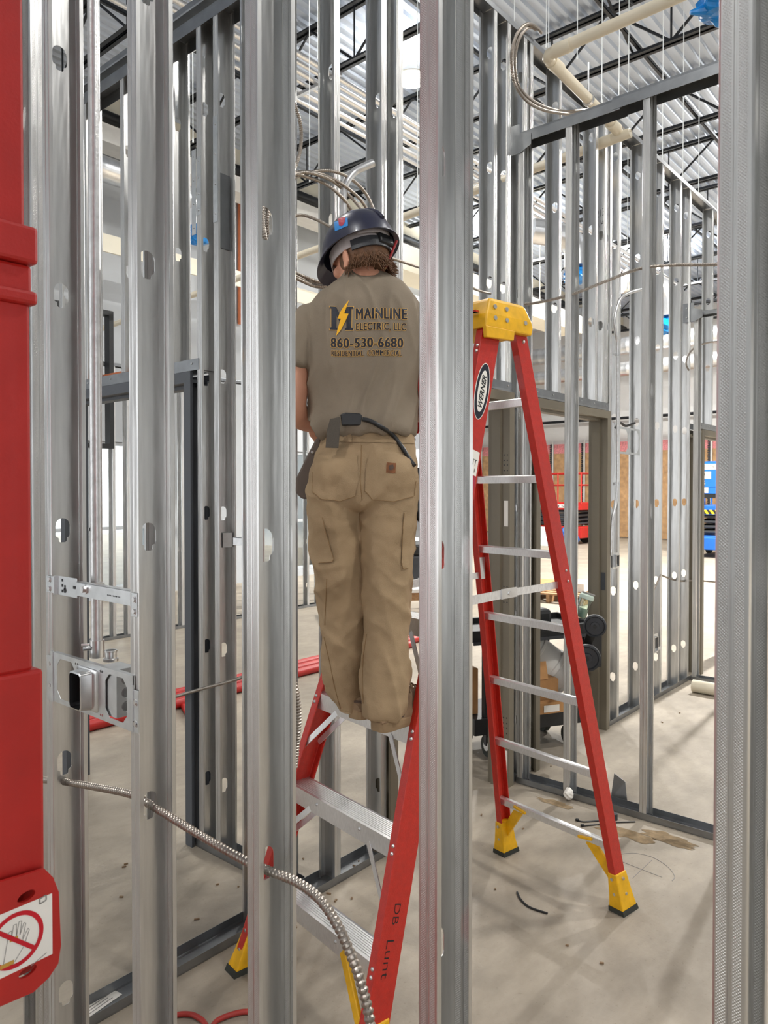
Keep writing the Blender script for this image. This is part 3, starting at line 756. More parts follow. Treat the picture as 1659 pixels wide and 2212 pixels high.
# hand lettering down the rail
hz = fr(0.415, 1)
mb = MB(); ta = fr(0.445, 1) + fn * 0.0006
obj('marker_writing', text_on(MB(), 'DB', ta - fw * 0.010, -fd * 0.055, fw * 0.022, -0.012), 'black_ink', front_rail[1])
obj('marker_writing', text_on(MB(), 'Lunt', fr(0.355, 1) + fn * 0.0006 - fw * 0.018, -fd * 0.10, fw * 0.026, -0.012), 'black_ink', front_rail[1])

# ------------------------------------------------------------------ red lift mast in the left foreground
MY = 1.15
def mp(sx, sy, dy=0.0): p = at(sx, sy, 'y', MY + dy); return p
def mx_(sx): return mp(sx, 1058).x
mast = thing('lift_mast', 'red painted lift mast with a no-reaching sticker at the left photo edge', 'lift mast', (0.2, MY + 0.15, 0))
xl = 0.22
def mz(sx, sy): return mp(sx, sy).z
def seg(nm, xr, z0, z1, dy=0.0, dep=0.12):
    return obj(nm, MB().box2((xl, MY + dy, z0), (xr, MY + dy + dep, z1)), 'lift_red', mast, bevel=0.006)
seg('upper_tube', mx_(67), mz(67, 560), 3.4, 0.012)
seg('collar', mx_(83), mz(80, 575), mz(70, 492), -0.008, 0.14)
seg('collar_neck', mx_(76), mz(76, 640), mz(80, 575), 0.004)
seg('collar_lip', mx_(83), mz(80, 662), mz(80, 632), -0.006, 0.14)
seg('middle_tube', mx_(73), mz(76, 1450), mz(80, 655), 0.006)
seg('lower_tube', mx_(92), mz(95, 1900), mz(80, 1447), 0.0)
out = [(95, 1876), (113, 1894), (125, 1925), (130, 2040), (124, 2080), (104, 2110), (70, 2142), (0, 2172)]
pl = [mp(a, b, -0.012) for a, b in out]
pts = [Vector((xl, MY - 0.012, pl[0].z + 0.03))] + pl + [Vector((xl, MY - 0.012, pl[-1].z - 0.06))]
def slot(cx_, cy_, w, h):
    c = mp(cx_, cy_, -0.012); n = 24
    return [c + Vector((w * math.cos(2 * math.pi * i / n) * (1 if abs(math.cos(2 * math.pi * i / n)) < .7 else 1), 0, h * math.sin(2 * math.pi * i / n) + 0.12 * w * math.cos(2 * math.pi * i / n))) for i in range(n)]
holes = [slot(55, 1935, 0.0135, 0.0075), slot(58, 2097, 0.0135, 0.0075)]
tr = tessellate_polygon([[Vector((p.x, p.z, 0)) for p in q] for q in [pts] + holes])
allp = pts + holes[0] + holes[1]
obj('guard_plate', MB().add(allp, [tuple(t) for t in tr]), 'lift_red', mast, solid=0.006)
seg('slot_blocker', mp(112, 2000).x, mz(60, 2122), mz(60, 1900), 0.02, 0.1)  # added behind the guard plate to block light so its slots stay dark
seg('base_chassis', 0.36, 0.08, 0.70, -0.1, 0.5)
for yy in (1.12, 1.42): obj('wheel', MB().cyl((0.25, yy, 0.1), (0.25, yy + 0.06, 0.1), 0.1, 20), 'rubber', mast)
def pz(sx, sy): p = mp(sx, sy, -0.017); return p
a, b, c, d = pz(114, 1930), pz(114, 2056), pz(0, 2103), pz(0, 1968)
L = 0.118; xr = (a.x + b.x) / 2; zt, zb = a.z, b.z - 0.004
stick = obj('warning_sticker', MB().box2((xr - L, MY - 0.0156, zb), (xr, MY - 0.0152, zt)), 'white_label', mast)
cxs, czs, R0 = xr - 0.0555, (zt + zb) / 2, 0.0515
sy_ = MY - 0.0158
def annulus(r0, r1, lift, n=48):
    mb = MB(); vs = []
    for i in range(n):
        t = 2 * math.pi * i / n; vs += [Vector((cxs + r0 * math.cos(t), sy_ - lift, czs + r0 * math.sin(t))), Vector((cxs + r1 * math.cos(t), sy_ - lift, czs + r1 * math.sin(t)))]
    return mb.add(vs, [(2 * i, 2 * i + 1, (2 * i + 3) % (2 * n), (2 * i + 2) % (2 * n)) for i in range(n)])
k_ = min(1.0, (zt - zb) / 0.118); R0 *= k_
an = annulus(R0 * 0.84, R0, 0.0004); dv = Vector((math.cos(math.radians(-42)), 0, math.sin(math.radians(-42)))); nv_ = Vector((-dv.z, 0, dv.x))
cc = Vector((cxs, sy_ - 0.0006, czs)); w = R0 * 0.075
an.add([cc - dv * R0 * 0.86 - nv_ * w, cc + dv * R0 * 0.86 - nv_ * w, cc + dv * R0 * 0.86 + nv_ * w, cc - dv * R0 * 0.86 + nv_ * w], [(0, 1, 2, 3)])
obj('prohibition_ring', an, 'red_ink', stick)
mb = MB()
def ln(x0, z0, x1, z1, w=0.0009):
    p = Vector((cxs + x0, sy_ - 0.0003, czs + z0)); q = Vector((cxs + x1, sy_ - 0.0003, czs + z1)); t = (q - p).normalized(); s_ = Vector((-t.z, 0, t.x)) * w / 2
    mb.add([p - s_, q - s_, q + s_, p + s_], [(0, 1, 2, 3)])
for pts_ in ([(-.014, -.006), (-.010, .016), (-.006, .017), (-.006, .004)], [(-.006, .006), (-.003, .024), (.001, .024), (.001, .006)], [(.001, .006), (.005, .026), (.009, .025), (.006, .005)], [(.006, .005), (.012, .021), (.015, .019), (.010, -.002)], [(.010, -.004), (.018, .010), (.020, .007), (.012, -.014)], [(-.014, -.006), (-.018, -.028)], [(.012, -.014), (-.002, -.032)]):
    for q in range(len(pts_) - 1): ln(*pts_[q], *pts_[q + 1])
obj('hand_drawing', mb, 'grey_ink', stick); mb = MB(); ln(0.036, 0.047, 0.046, 0.049, 0.002); ln(0.036, 0.039, 0.046, 0.041, 0.002); ln(0.036, 0.039, 0.036, 0.047, 0.002); ln(0.046, 0.041, 0.046, 0.049, 0.002); obj('corner_icon', mb, 'grey_ink', stick); mb = MB(); ln(0.022, -0.05, 0.046, -0.041, 0.001)
obj('corner_icon', mb, 'grey_ink', stick)
mb = MB().box((cxs - 0.003, sy_ - 0.0004, czs + 0.003), (0.012, 0.0002, 0.005)).box((cxs - 0.013, sy_ - 0.0004, czs - 0.031), (0.02, 0.0002, 0.006))
obj('glove_print', mb, 'ochre_ink', stick)

# ------------------------------------------------------------------ conduit, box bracket and clip on the near row
XB = W1X - 0.002
def bz(sx, sy, x=XB): return at(sx, sy, 'x', x)
cond = obj('conduit', MB().cyl((0.93, 1.729, 1.228), (0.93, 1.729, 4.6), 0.0142, 24), 'conduit', loc=(0.93, 1.729, 1.228), smooth=40)
tag(cond, 'long straight vertical steel conduit dropping into the box bracket on the left', 'conduit')
obj('set_screw_connector', MB().cyl((0.93, 1.729, 1.215), (0.93, 1.729, 1.258), 0.0175, 20).cyl((0.913, 1.729, 1.24), (0.896, 1.735, 1.24), 0.005, 8).cyl((0.915, 1.738, 1.246), (0.90, 1.75, 1.247), 0.004, 8), 'bright_steel', cond, smooth=40)
brk = thing('box_bracket', 'galvanized box-mounting plate with octagonal openings, screwed between two studs under the vertical conduit', 'electrical bracket', (XB, 1.65, 1.10))
YL, YR, ZT_, ZB_ = 1.842, 1.470, 1.222, 1.098
def plate_with(holes):
    outer = [(YL, ZB_), (YR, ZB_), (YR, ZT_), (YL, ZT_)]
    tr = tessellate_polygon([[Vector((y, z, 0)) for y, z in q] for q in [outer] + holes])
    vs = [Vector((XB - 0.003, y, z)) for q in [outer] + holes for y, z in q]
    return MB().add(vs, [tuple(t) for t in tr])
def octo(yc, w, z0, z1, c=0.018): return [(yc + w, z0 + c), (yc + w - c, z0), (yc - w + c, z0), (yc - w, z0 + c), (yc - w, z1 - c), (yc - w + c, z1), (yc + w - c, z1), (yc + w, z1 - c)]
def rnd(y, z, r): return [(y + r * math.cos(2 * math.pi * i / 8), z + r * math.sin(2 * math.pi * i / 8)) for i in range(8)]
hl = [octo(1.775, 0.045, ZB_ + 0.012, ZT_ - 0.012), octo(1.540, 0.047, ZB_ + 0.012, ZT_ - 0.012)]
for y in (1.715, 1.725, 1.600, 1.608):
    for z in (ZB_ + 0.011, ZT_ - 0.012): hl.append(rnd(y, z, 0.0032))
obj('plate', plate_with(hl), 'galv_plain', brk, solid=0.0014)
obj('plate_flange', MB().box2((XB - 0.003, YR, ZT_ - 0.001), (XB + 0.008, YL, ZT_)).box2((XB - 0.003, YR, ZB_), (XB + 0.006, YL, ZB_ + 0.001)), 'galv_plain', brk)
mb = MB().box2((XB - 0.0035, YL, ZB_ - 0.002), (XB - 0.0015, YL + 0.032, ZT_ - 0.012)).box2((XB - 0.007, YL - 0.004, ZB_ - 0.002), (XB - 0.0015, YL + 0.006, ZT_ + 0.002))
obj('mounting_tab', mb, 'galv_plain', brk, bevel=0.0005); mb = MB()
mb.box2((XB - 0.0035, YR - 0.022, ZB_ + 0.0), (XB - 0.0015, YR, ZT_ - 0.03)).box2((XB - 0.006, YR - 0.003, ZB_), (XB - 0.0015, YR + 0.003, ZT_ - 0.02))
obj('mounting_tab', mb, 'galv_plain', brk, bevel=0.0005)
for y, z in ((1.858, 1.19), (1.858, 1.135), (1.459, 1.165), (1.459, 1.118)):
    obj('screw', MB().cyl((XB - 0.003, y, z), (XB - 0.0065, y, z), 0.0055, 8).cyl((XB - 0.0035, y, z), (XB - 0.0045, y, z), 0.0078, 12), 'bright_steel', brk)
# raised device ring
def rrect(yc, zc, hw, hh, x, r=0.008):
    out = []
    for cx0, cz0, a0 in ((1, 1, 0), (-1, 1, 90), (-1, -1, 180), (1, -1, 270)):
        for k in range(4):
            t = math.radians(a0 + 30 * k); out.append(Vector((x, yc + cx0 * (hw - r) + r * math.cos(t), zc + cz0 * (hh - r) + r * math.sin(t))))
    return out
yc, zc = 1.667, 1.160
ring = MB().loft([rrect(yc, zc, 0.050, 0.050, XB - 0.004), rrect(yc, zc, 0.046, 0.049, XB - 0.007), rrect(yc, zc, 0.030, 0.046, XB - 0.009), rrect(yc, zc, 0.028, 0.044, XB - 0.034), rrect(yc, zc, 0.025, 0.041, XB - 0.036)], cap=False)
obj('device_ring', ring, 'bright_steel', brk, smooth=35)
obj('box_interior', MB().loft([rrect(yc, zc, 0.025, 0.041, XB - 0.0355), rrect(yc, zc, 0.0245, 0.0405, XB - 0.03), rrect(yc, zc, 0.0245, 0.0405, XB + 0.03), rrect(yc, zc, 0.002, 0.002, XB + 0.03, 0.001)], cap=False), 'black_plastic', brk)  # black colour stands in for the shade inside the box
bx = obj('junction_box', MB().box2((XB + 0.001, 1.545, 1.112), (XB + 0.05, 1.615, 1.222)).box2((XB + 0.001, 1.615, 1.112), (XB + 0.05, 1.72, 1.115)), 'galv_plain', brk)
for z in (1.135, 1.166, 1.197):
    mb = MB(); mb.lathe((XB + 0.026, 1.545, z), (0, -1, 0), [(0.0, 0.0006), (0.0085, 0.0006), (0.009, 0.0001), (0.0115, 0.0001), (0.012, 0.0006), (0.0125, 0.0)], 20)
    obj('knockout', mb, 'galv_track', bx)
obj('connector', MB().lathe((0.925, 1.655, 1.224), (0, 0, 1), [(0.011, -0.006), (0.0175, -0.006), (0.0175, 0.0), (0.0135, 0.001), (0.0135, 0.016), (0.0155, 0.017), (0.0155, 0.02), (0.011, 0.02), (0.011, 0.0)], 20), 'bright_steel', bx, smooth=40)
obj('cable_tie', MB().cyl((XB - 0.004, 1.47, 1.122), (XB - 0.004, 1.452, 1.119), 0.0018, 6), 'black_plastic', brk)
sup = thing('conduit_support', 'perforated steel bar clamping the vertical conduit between the first two near studs', 'conduit support', (XB, 1.65, 1.37))
zc2 = 1.392
obj('end_plate', MB().box2((XB + 0.006, 1.735, zc2 - 0.026), (XB + 0.0075, 1.838, zc2 + 0.022)).box2((XB - 0.0025, 1.838, zc2 - 0.022), (XB - 0.001, 1.878, zc2 + 0.02)).box2((XB - 0.0025, 1.836, zc2 - 0.026), (XB + 0.0075, 1.839, zc2 + 0.022)), 'galv_plain', sup, bevel=0.0006)
mb = MB().box2((XB + 0.0045, 1.742, zc2 - 0.004), (XB + 0.0058, 1.752, zc2 + 0.003))
for z in (0.012, -0.001, -0.015): mb.box2((XB + 0.0048, 1.806, zc2 + z - 0.003), (XB + 0.0059, 1.811, zc2 + z + 0.004))
mb.cyl((XB + 0.0059, 1.795, zc2 - 0.012), (XB + 0.005, 1.795, zc2 - 0.012), 0.0065, 14).box2((XB + 0.005, 1.7925, zc2 - 0.01), (XB + 0.0059, 1.7975, zc2 + 0.001))
obj('slots', mb, 'black_plastic', sup)
obj('bar', MB().box2((XB + 0.004, 1.475, zc2 - 0.019), (XB + 0.0055, 1.735, zc2 + 0.014)).box2((XB + 0.004, 1.475, zc2 + 0.013), (XB + 0.02, 1.735, zc2 + 0.0145)), 'galv_plain', sup)
mb = MB()
for k in range(9): mb.box((XB + 0.0038, 1.535 + 0.0065 * k, zc2 - 0.004), (0.0006, 0.003, 0.003))
obj('perforations', mb, 'black_plastic', sup)
obj('end_tab', MB().box2((XB - 0.0025, 1.452, zc2 - 0.04), (XB - 0.001, 1.477, zc2 + 0.012)).box2((XB - 0.0025, 1.475, zc2 - 0.019), (XB + 0.0055, 1.4775, zc2 + 0.012)), 'galv_plain', sup, bevel=0.0006)
for y, z in ((1.858, 0.011), (1.858, -0.012), (1.463, -0.002), (1.463, -0.028)):
    obj('screw', MB().cyl((XB - 0.0025, y, zc2 + z), (XB - 0.0065, y, zc2 + z), 0.0055, 8).cyl((XB - 0.0025, y, zc2 + z), (XB - 0.0038, y, zc2 + z), 0.008, 12), 'bright_steel', sup)
mb = MB().lathe((0.93, 1.729, zc2 - 0.007), (0, 0, 1), [(0.0145, 0), (0.0175, 0), (0.0162, 0.006), (0.0175, 0.013), (0.0145, 0.013)], 24)
mb.box2((0.90, 1.700, zc2 - 0.009), (0.935, 1.716, zc2 + 0.011)).cyl((XB + 0.003, 1.69, zc2 + 0.0), (XB - 0.006, 1.69, zc2 + 0.0), 0.008, 6).cyl((XB + 0.004, 1.69, zc2), (XB + 0.001, 1.69, zc2), 0.0115, 14)
obj('clamp', mb, 'bright_steel', sup)

# ------------------------------------------------------------------ armored cables
def cable(label, pts, r, n=9, group='metal-clad cables', name='armored_cable', pitch=0.0075):
    o = obj(name, armored(pts, r, pitch, n), 'mc_armor', loc=pts[0], smooth=24)
    return tag(o, label, 'cable', group)
def px(path, ax, v): return [at(a, b, ax, v) for a, b in path]
p = px([(60, 1683), (100, 1685), (135, 1688), (200, 1699), (282, 1716), (330, 1742), (420, 1797), (530, 1860), (578, 1880), (640, 1905)], 'x', 0.924)
p += [at(690, 1942, 'x', 0.915), at(727, 1995, 'x', 0.90), at(757, 2060, 'x', 0.885), at(782, 2130, 'x', 0.875), at(800, 2215, 'x', 0.865), at(806, 2330, 'x', 0.86), at(800, 2520, 'x', 0.86)]
mc1 = cable('armored cable threaded through the near studs\' low knockouts, drooping at the bottom step', p, 0.0084, 12, pitch=0.0098)
cable('armored cable crossing over the red pipes toward the double studs', [at(330, 1522, 'x', 1.95), at(375, 1506, 'x', 1.955), at(440, 1487, 'x', 1.96), at(500, 1471, 'x', 1.965), at(540, 1457, 'x', 1.975), at(600, 1440, 'x', 2.0)], 0.007)
cable('armored cable hanging straight down beside the near stud left of the work boots', [at(596, 1380, 'x', 1.0), at(618, 1430, 'x', 1.0), at(636, 1478, 'x', 1.0), at(643, 1520, 'x', 1.0), at(645, 1560, 'x', 1.0), at(641, 1610, 'x', 1.0), at(636, 1660, 'x', 1.0)], 0.0062, 8, pitch=0.006)
# coil beside the hard hat
rng = random.Random(3)
strands = [[(634, 377), (660, 372), (700, 378), (745, 402), (785, 440), (812, 500), (812, 560), (770, 600), (700, 620), (650, 606), (600, 575), (570, 520), (566, 455), (590, 400)],
           [(634, 384), (689, 369), (731, 373), (768, 394), (797, 430), (815, 485), (820, 550), (780, 610), (705, 612), (640, 590), (590, 560), (572, 505), (570, 450), (596, 402)],
           [(634, 372), (672, 374), (716, 390), (752, 420), (786, 462), (803, 520), (800, 570), (760, 606), (690, 618), (645, 600), (605, 580), (577, 530), (575, 460), (600, 398)],
           [(634, 375), (660, 381), (700, 396), (730, 418), (755, 448), (775, 495), (790, 560), (750, 602), (680, 610), (640, 597), (598, 570), (580, 515), (580, 452), (605, 396)]]
mb = MB()
for i, st in enumerate(strands):
    pts = [at(a, b, 'y', 2.02 + 0.012 * ((i + j) % 3)) for j, (a, b) in enumerate(st)]; pts.append(pts[0])
    pa = resample(smooth_path(pts, 12), 0.0022); k = (0.80, 1.0, 1.07, 0.97); mb.tube(pa, 0.0066, 8, rf=lambda i, m: 0.0066 * k[i % 4])
coil = tag(obj('cable_coil', mb, 'mc_armor', loc=at(690, 490, 'y', 2.02), smooth=60), 'big loose coil of armored cable hanging behind the hard hat', 'cable', 'metal-clad cables')
cable('single armored cable reaching from the coil toward the hard hat\'s left side', px([(600, 470), (635, 466), (655, 465), (682, 474), (715, 491), (760, 520), (800, 540), (838, 555), (870, 566), (907, 578), (960, 596), (1030, 626), (1060, 634)], 'y', 2.07), 0.006, 8)
cable('armored cable loop bulging out of the near stud above the coil', px([(612, 190), (628, 205), (640, 235), (650, 275), (649, 320), (638, 360), (620, 385)], 'y', 2.05), 0.0066, 8)
cable('armored cable hanging in a tall loop from the ceiling track over the doorways', px([(1170, 72), (1160, 60), (1140, 52), (1120, 68), (1108, 100), (1105, 135), (1112, 180), (1135, 215), (1170, 236), (1215, 245), (1260, 246)], 'y', 2.075), 0.0088, 8)
cable('second strand of the tall loop hanging from the ceiling track', px([(1158, 64), (1145, 58), (1128, 72), (1116, 100), (1112, 140), (1120, 185), (1148, 216), (1185, 234), (1225, 241), (1270, 236)], 'y', 2.09), 0.0088, 8)
cable('armored cable sagging from stud to stud across the cross wall', px([(1098, 656), (1132, 657), (1180, 650), (1240, 634), (1310, 607), (1380, 581), (1450, 573), (1530, 572), (1600, 568)], 'x', W4X + 0.046), 0.0078, 8)
cable('thin armored cable dropping from a knockout to the small box on the right wall', px([(1427, 1241), (1418, 1262), (1408, 1285), (1402, 1320), (1399, 1385)], 'y', W2Y - 0.012), 0.006, 8)
cable('thin cable running through the low knockouts at the far right corner', px([(1430, 1243), (1448, 1250), (1470, 1255), (1505, 1254), (1560, 1259)], 'y', W2Y + 0.04), 0.007, 8)
cable('short cable curling out of the far corner stud under the low rail', px([(1488, 800), (1482, 785), (1488, 765), (1505, 748), (1530, 740), (1560, 736)], 'y', W2Y - 0.01), 0.007, 8)

# bent conduits
def pipe(name, label, cat, pts, r, m, smooth_n=8, n=16, group=None):
    o = obj(name, MB().tube(smooth_path(pts, smooth_n), r, n), m, loc=pts[0], smooth=50); return tag(o, label, cat, group)
bc = pipe('conduit', 'thin conduit with an S bend strapped down the first right-wall stud past the tan doorway', 'conduit', px([(1388, 625), (1374, 628), (1356, 634), (1340, 646), (1331, 668), (1327, 692), (1330, 720), (1334, 760), (1334, 900), (1333, 1040), (1330, 1085), (1323, 1120), (1320, 1160), (1320, 1200)], 'y', W2Y - 0.02), 0.0115, 'conduit')
for s in (765, 1045, 1190):
    c = at(1334 if s < 1100 else 1320, s, 'y', W2Y - 0.02); obj('strap', MB().lathe(c - ZV * 0.01, (0, 0, 1), [(0.012, 0), (0.0155, 0), (0.0155, 0.02), (0.012, 0.02)], 14).box2(c + Vector((-0.035, 0.006, -0.009)), c + Vector((0.0, 0.018, 0.009))), 'bright_steel', bc)
stub = [at(742, 560, 'y', 2.04), at(742, 480, 'y', 2.04), at(742, 420, 'y', 2.04), at(748, 393, 'y', 2.03), at(765, 372, 'y', 2.02), at(785, 361, 'y', 2.0), at(806, 352, 'y', 1.98)]
sb = pipe('conduit_stub', 'open-ended bent conduit stub poking up through the coil above the hard hat', 'conduit', stub, 0.0155, 'conduit', n=18)
dv_ = (stub[-1] - stub[-2]).normalized(); obj('bore', MB().cyl(stub[-1] - dv_ * 0.002, stub[-1] + dv_ * 0.0005, 0.0132, 18), 'black_plastic', sb)
# plastic drain pipe
def fit(mb, c, d, r): d = Vector(d).normalized(); mb.cyl(Vector(c) - d * 0.05, Vector(c) + d * 0.05, r, 20); return mb
zP = 4.02
dr = pipe('drain_pipe', 'cream plastic drain pipe with two elbows running over the doorways at the upper right', 'pipe', [Vector((3.72, 0.7, zP + 0.035)), Vector((3.72, 1.5, zP + 0.02)), Vector((3.72, 1.94, zP + 0.01)), Vector((3.735, 1.985, zP)), Vector((3.78, 2.0, zP)), Vector((4.2, 2.0, zP - 0.02)), Vector((4.60, 2.0, zP - 0.04)), Vector((4.68, 2.0, zP - 0.05)), Vector((4.715, 2.015, zP - 0.06)), Vector((4.72, 2.06, zP - 0.075)), Vector((4.72, 2.12, zP - 0.085)), Vector((4.72, 4.5, zP - 0.20)), Vector((4.72, 8.6, zP - 0.40))], 0.031, 'pvc', 6, 20)
for c_, d_ in (((3.72, 1.90, zP + 0.01), (0, 1, 0)), ((3.83, 2.0, zP), (1, 0, 0)), ((4.62, 2.0, zP - 0.045), (1, 0, 0)), ((4.72, 2.10, zP - 0.08), (0, 1, -0.05))):
    obj('coupling', fit(MB(), c_, d_, 0.036), 'pvc', dr, smooth=40)
obj('pipe_hanger', MB().lathe((4.25, 2.0, zP - 0.025), (1, 0, 0), [(0.0315, -0.012), (0.036, -0.012), (0.036, 0.012), (0.0315, 0.012)], 20).cyl((4.25, 2.0, zP + 0.02), (4.25, 2.0, 4.22), 0.005, 8), 'bright_steel', dr)

# small electrical boxes on the right wall
def small_box(label, sx, sy, w, h, xs, y=W2Y + 0.003):
    c = at(sx, sy, 'y', y); t = thing('electrical_box', label, 'electrical box', c, 'small electrical boxes on the right wall')
    outer = [(-w, -h), (w, -h), (w, h), (-w, h)]; inner = [(-w * .45, -h * .7), (w * .45, -h * .7), (w * .45, h * .7), (-w * .45, h * .7)]
    tr = tessellate_polygon([[Vector((a, b, 0)) for a, b in q] for q in (outer, inner)])
    obj('plate', MB().add([c + Vector((a, -0.004, b)) for a, b in outer + inner], [tuple(q) for q in tr]), 'galv_plain', t, solid=0.002)
    obj('side_arm', MB().box2((min(c.x, xs - 0.02), c.y - 0.006, c.z - h * 0.5), (max(c.x, xs), c.y - 0.0035, c.z - h * 0.8)), 'galv_plain', t)
    mb = MB()
    for a, b in ((-1, 0), (1, 0)): mb.box(c + Vector((a * w * .47, -0.014, 0)), (0.004, 0.02, h * 1.5))
    for b in (-1, 1): mb.box(c + Vector((0, -0.014, b * h * .73)), (w, 0.02, 0.004))
    obj('device_ring', mb, 'bright_steel', t)
    obj('box', MB().box(c + Vector((0, 0.022, 0)), (w * 1.4, 0.04, h * 1.7)), 'galv_track', t)
    obj('opening', MB().box(c + Vector((0, -0.0035, 0)), (w * .86, 0.003, h * 1.36)), 'black_plastic', t)
    return t
small_box('small electrical box at the foot of the S-bent conduit', 1328, 1211, 0.05, 0.055, 5.02)
small_box('small electrical box low on the right-wall stud, thin cable entering its top', 1412, 1391, 0.075, 0.075, 5.845)
c = at(1357, 953, 'y', W2Y - 0.004); t = thing('box_bracket', 'open galvanized bracket plate between two right-wall studs beside the S-bent conduit', 'electrical bracket', c)
y0 = W2Y - 0.006; xa, xb = c.x - 0.20, c.x + 0.21; za, zb = c.z - 0.095, c.z + 0.095
outer = [(xa, za), (xb, za), (xb, zb), (xa, zb)]
def oc2(xc, w): return [(xc - w, za + 0.045), (xc - w + 0.03, za + 0.015), (xc + w - 0.03, za + 0.015), (xc + w, za + 0.045), (xc + w, zb - 0.045), (xc + w - 0.03, zb - 0.015), (xc - w + 0.03, zb - 0.015), (xc - w, zb - 0.045)]
hs = [oc2(c.x - 0.10, 0.085), oc2(c.x + 0.10, 0.085)]
tr = tessellate_polygon([[Vector((a, b, 0)) for a, b in q] for q in [outer] + hs])
obj('plate', MB().add([Vector((a, y0, b)) for q in [outer] + hs for a, b in q], [tuple(q) for q in tr]), 'galv_plain', t, solid=0.002)
obj('cable_stub', MB().tube(smooth_path([Vector((xa + 0.02, y0 + 0.02, zb - 0.01)), Vector((xa + 0.09, y0 + 0.02, zb + 0.03)), Vector((xa + 0.2, y0 + 0.02, zb + 0.015)), Vector((xb - 0.05, y0 + 0.02, zb + 0.045))]), 0.009, 8), 'black_plastic', t)
c = at(513, 1172, 'x', W5X); t = thing('conduit_support', 'short perforated clip bar sticking out of the right double stud toward the worker', 'conduit support', c)
obj('bar', MB().box2(c + Vector((0, -0.14, -0.012)), c + Vector((0.003, 0.03, 0.022))).box2(c + Vector((0, -0.14, 0.02)), c + Vector((0.02, 0.03, 0.022))), 'bright_steel', t)
obj('end_tab', MB().box2((W5X + 0.02, 2.660, c.z - 0.03), (W5X + 0.07, 2.6915, c.z + 0.035)), 'galv_plain', t)
# ------------------------------------------------------------------ the worker
import bmesh
def P3(sx, sy, d): return atd(sx, sy, d)
def rings_px(rows, n=36, ex=2.25):
    out = []
    for a, b, sy, d, hd in rows:
        c = P3((a + b) / 2, sy, d); hw = (b - a) / 2 * d / FPX; r = []
        for k in range(n):
            t = 2 * math.pi * k / n; cs, sn = math.cos(t), math.sin(t)
            r.append(c + RV * (hw * math.copysign(abs(cs) ** (2 / ex), cs)) + FH * (hd * math.copysign(abs(sn) ** (2 / ex), sn)))
        out.append(r)
    return out
def interp_rows(rows, m=4):
    out = []
    for i in range(len(rows) - 1):
        p0 = rows[max(i - 1, 0)]; p1 = rows[i]; p2 = rows[i + 1]; p3 = rows[min(i + 2, len(rows) - 1)]
        for k in range(m):
            t = k / m
            out.append(tuple(0.5 * (2 * b + (c - a) * t + (2 * a - 5 * b + 4 * c - d) * t * t + (3 * b - a - 3 * c + d) * t ** 3) for a, b, c, d in zip(p0, p1, p2, p3)))
    out.append(rows[-1]); return out
def limb(path, radii, n=20):
    pa = [Vector(p) for p in path]; ra = list(radii); m = 6
    pp = smooth_path(pa, m); rr_ = []
    for i in range(len(ra) - 1): rr_ += [ra[i] + (ra[i + 1] - ra[i]) * k / m for k in range(m)]
    rr_.append(ra[-1])
    return pp, rr_
def add_limb(mb, path, radii, n=20):
    pp, rr_ = limb(path, radii); mb.tube(pp, 0, n, rf=lambda i, m: rr_[i]); return mb
def fused(mb, voxel, smooth=4):
    """one continuous surface out of overlapping forms"""
    me = mb.mesh('form'); o = bpy.data.objects.new('form', me); COL.objects.link(o)
    k = o.modifiers.new('r', 'REMESH'); k.mode = 'VOXEL'; k.voxel_size = voxel
    k = o.modifiers.new('s', 'SMOOTH'); k.factor = 0.5; k.iterations = smooth
    dg = bpy.context.evaluated_depsgraph_get(); ev = bpy.data.meshes.new_from_object(o.evaluated_get(dg))
    bpy.data.objects.remove(o); bpy.data.meshes.remove(me)
    return ev
def mesh_obj(name, me, m, parent):
    off = root_loc(parent)
    for v in me.vertices: v.co -= off
    me.materials.clear(); me.materials.append(M[m]); me.shade_smooth()
    o = bpy.data.objects.new(name, me); COL.objects.link(o); o.parent = parent
    return o
def fold(me, fn):
    ns = [v.normal.copy() for v in me.vertices]; cs = [v.co.copy() for v in me.vertices]
    for v, n, c in zip(me.vertices, ns, cs): v.co = c + n * fn(c, n)
    me.update()
def bvh_of(me): return BVHTree.FromPolygons([v.co.copy() for v in me.vertices], [tuple(p.vertices) for p in me.polygons])
def cast(bvh, sx, sy):
    d = ray(sx, sy).normalized(); h = bvh.ray_cast(OV, d)
    return (h[0], h[1]) if h[0] is not None else None
def drape(polys, faces, bvh, off, step=5.0):
    """lay a flat outline (vertices in image units) on the cloth surface"""
    bm = bmesh.new(); vs = [bm.verts.new((a, b, 0)) for a, b in polys]
    for f in faces:
        tris = [f] if len(f) == 3 else [tuple(f[i] for i in t) for t in tessellate_polygon([[Vector((polys[i][0], polys[i][1], 0)) for i in f]])]
        for q in tris:
            try: bm.faces.new([vs[i] for i in q])
            except ValueError: pass
    xs = [v.co.x for v in bm.verts]; ys = [v.co.y for v in bm.verts]
    for ax, lo, hi in ((0, min(xs), max(xs)), (1, min(ys), max(ys))):
        q = lo + step
        while q < hi:
            co = Vector((0, 0, 0)); co[ax] = q; no = Vector((0, 0, 0)); no[ax] = 1
            bmesh.ops.bisect_plane(bm, geom=bm.verts[:] + bm.edges[:] + bm.faces[:], plane_co=co, plane_no=no); q += step
    bmesh.ops.triangulate(bm, faces=bm.faces[:]); bm.verts.index_update()
    mb = MB(); idx = {}
    for v in bm.verts:
        h = cast(bvh, v.co.x, v.co.y)
        if h: 
            n = h[1] if h[1].dot(ray(v.co.x, v.co.y)) < 0 else -h[1]
            idx[v.index] = len(mb.v); mb.v.append(h[0] + n * off)
    for f in bm.faces:
        if all(v.index in idx for v in f.verts): mb.f.append(tuple(idx[v.index] for v in f.verts))
    bm.free(); return mb
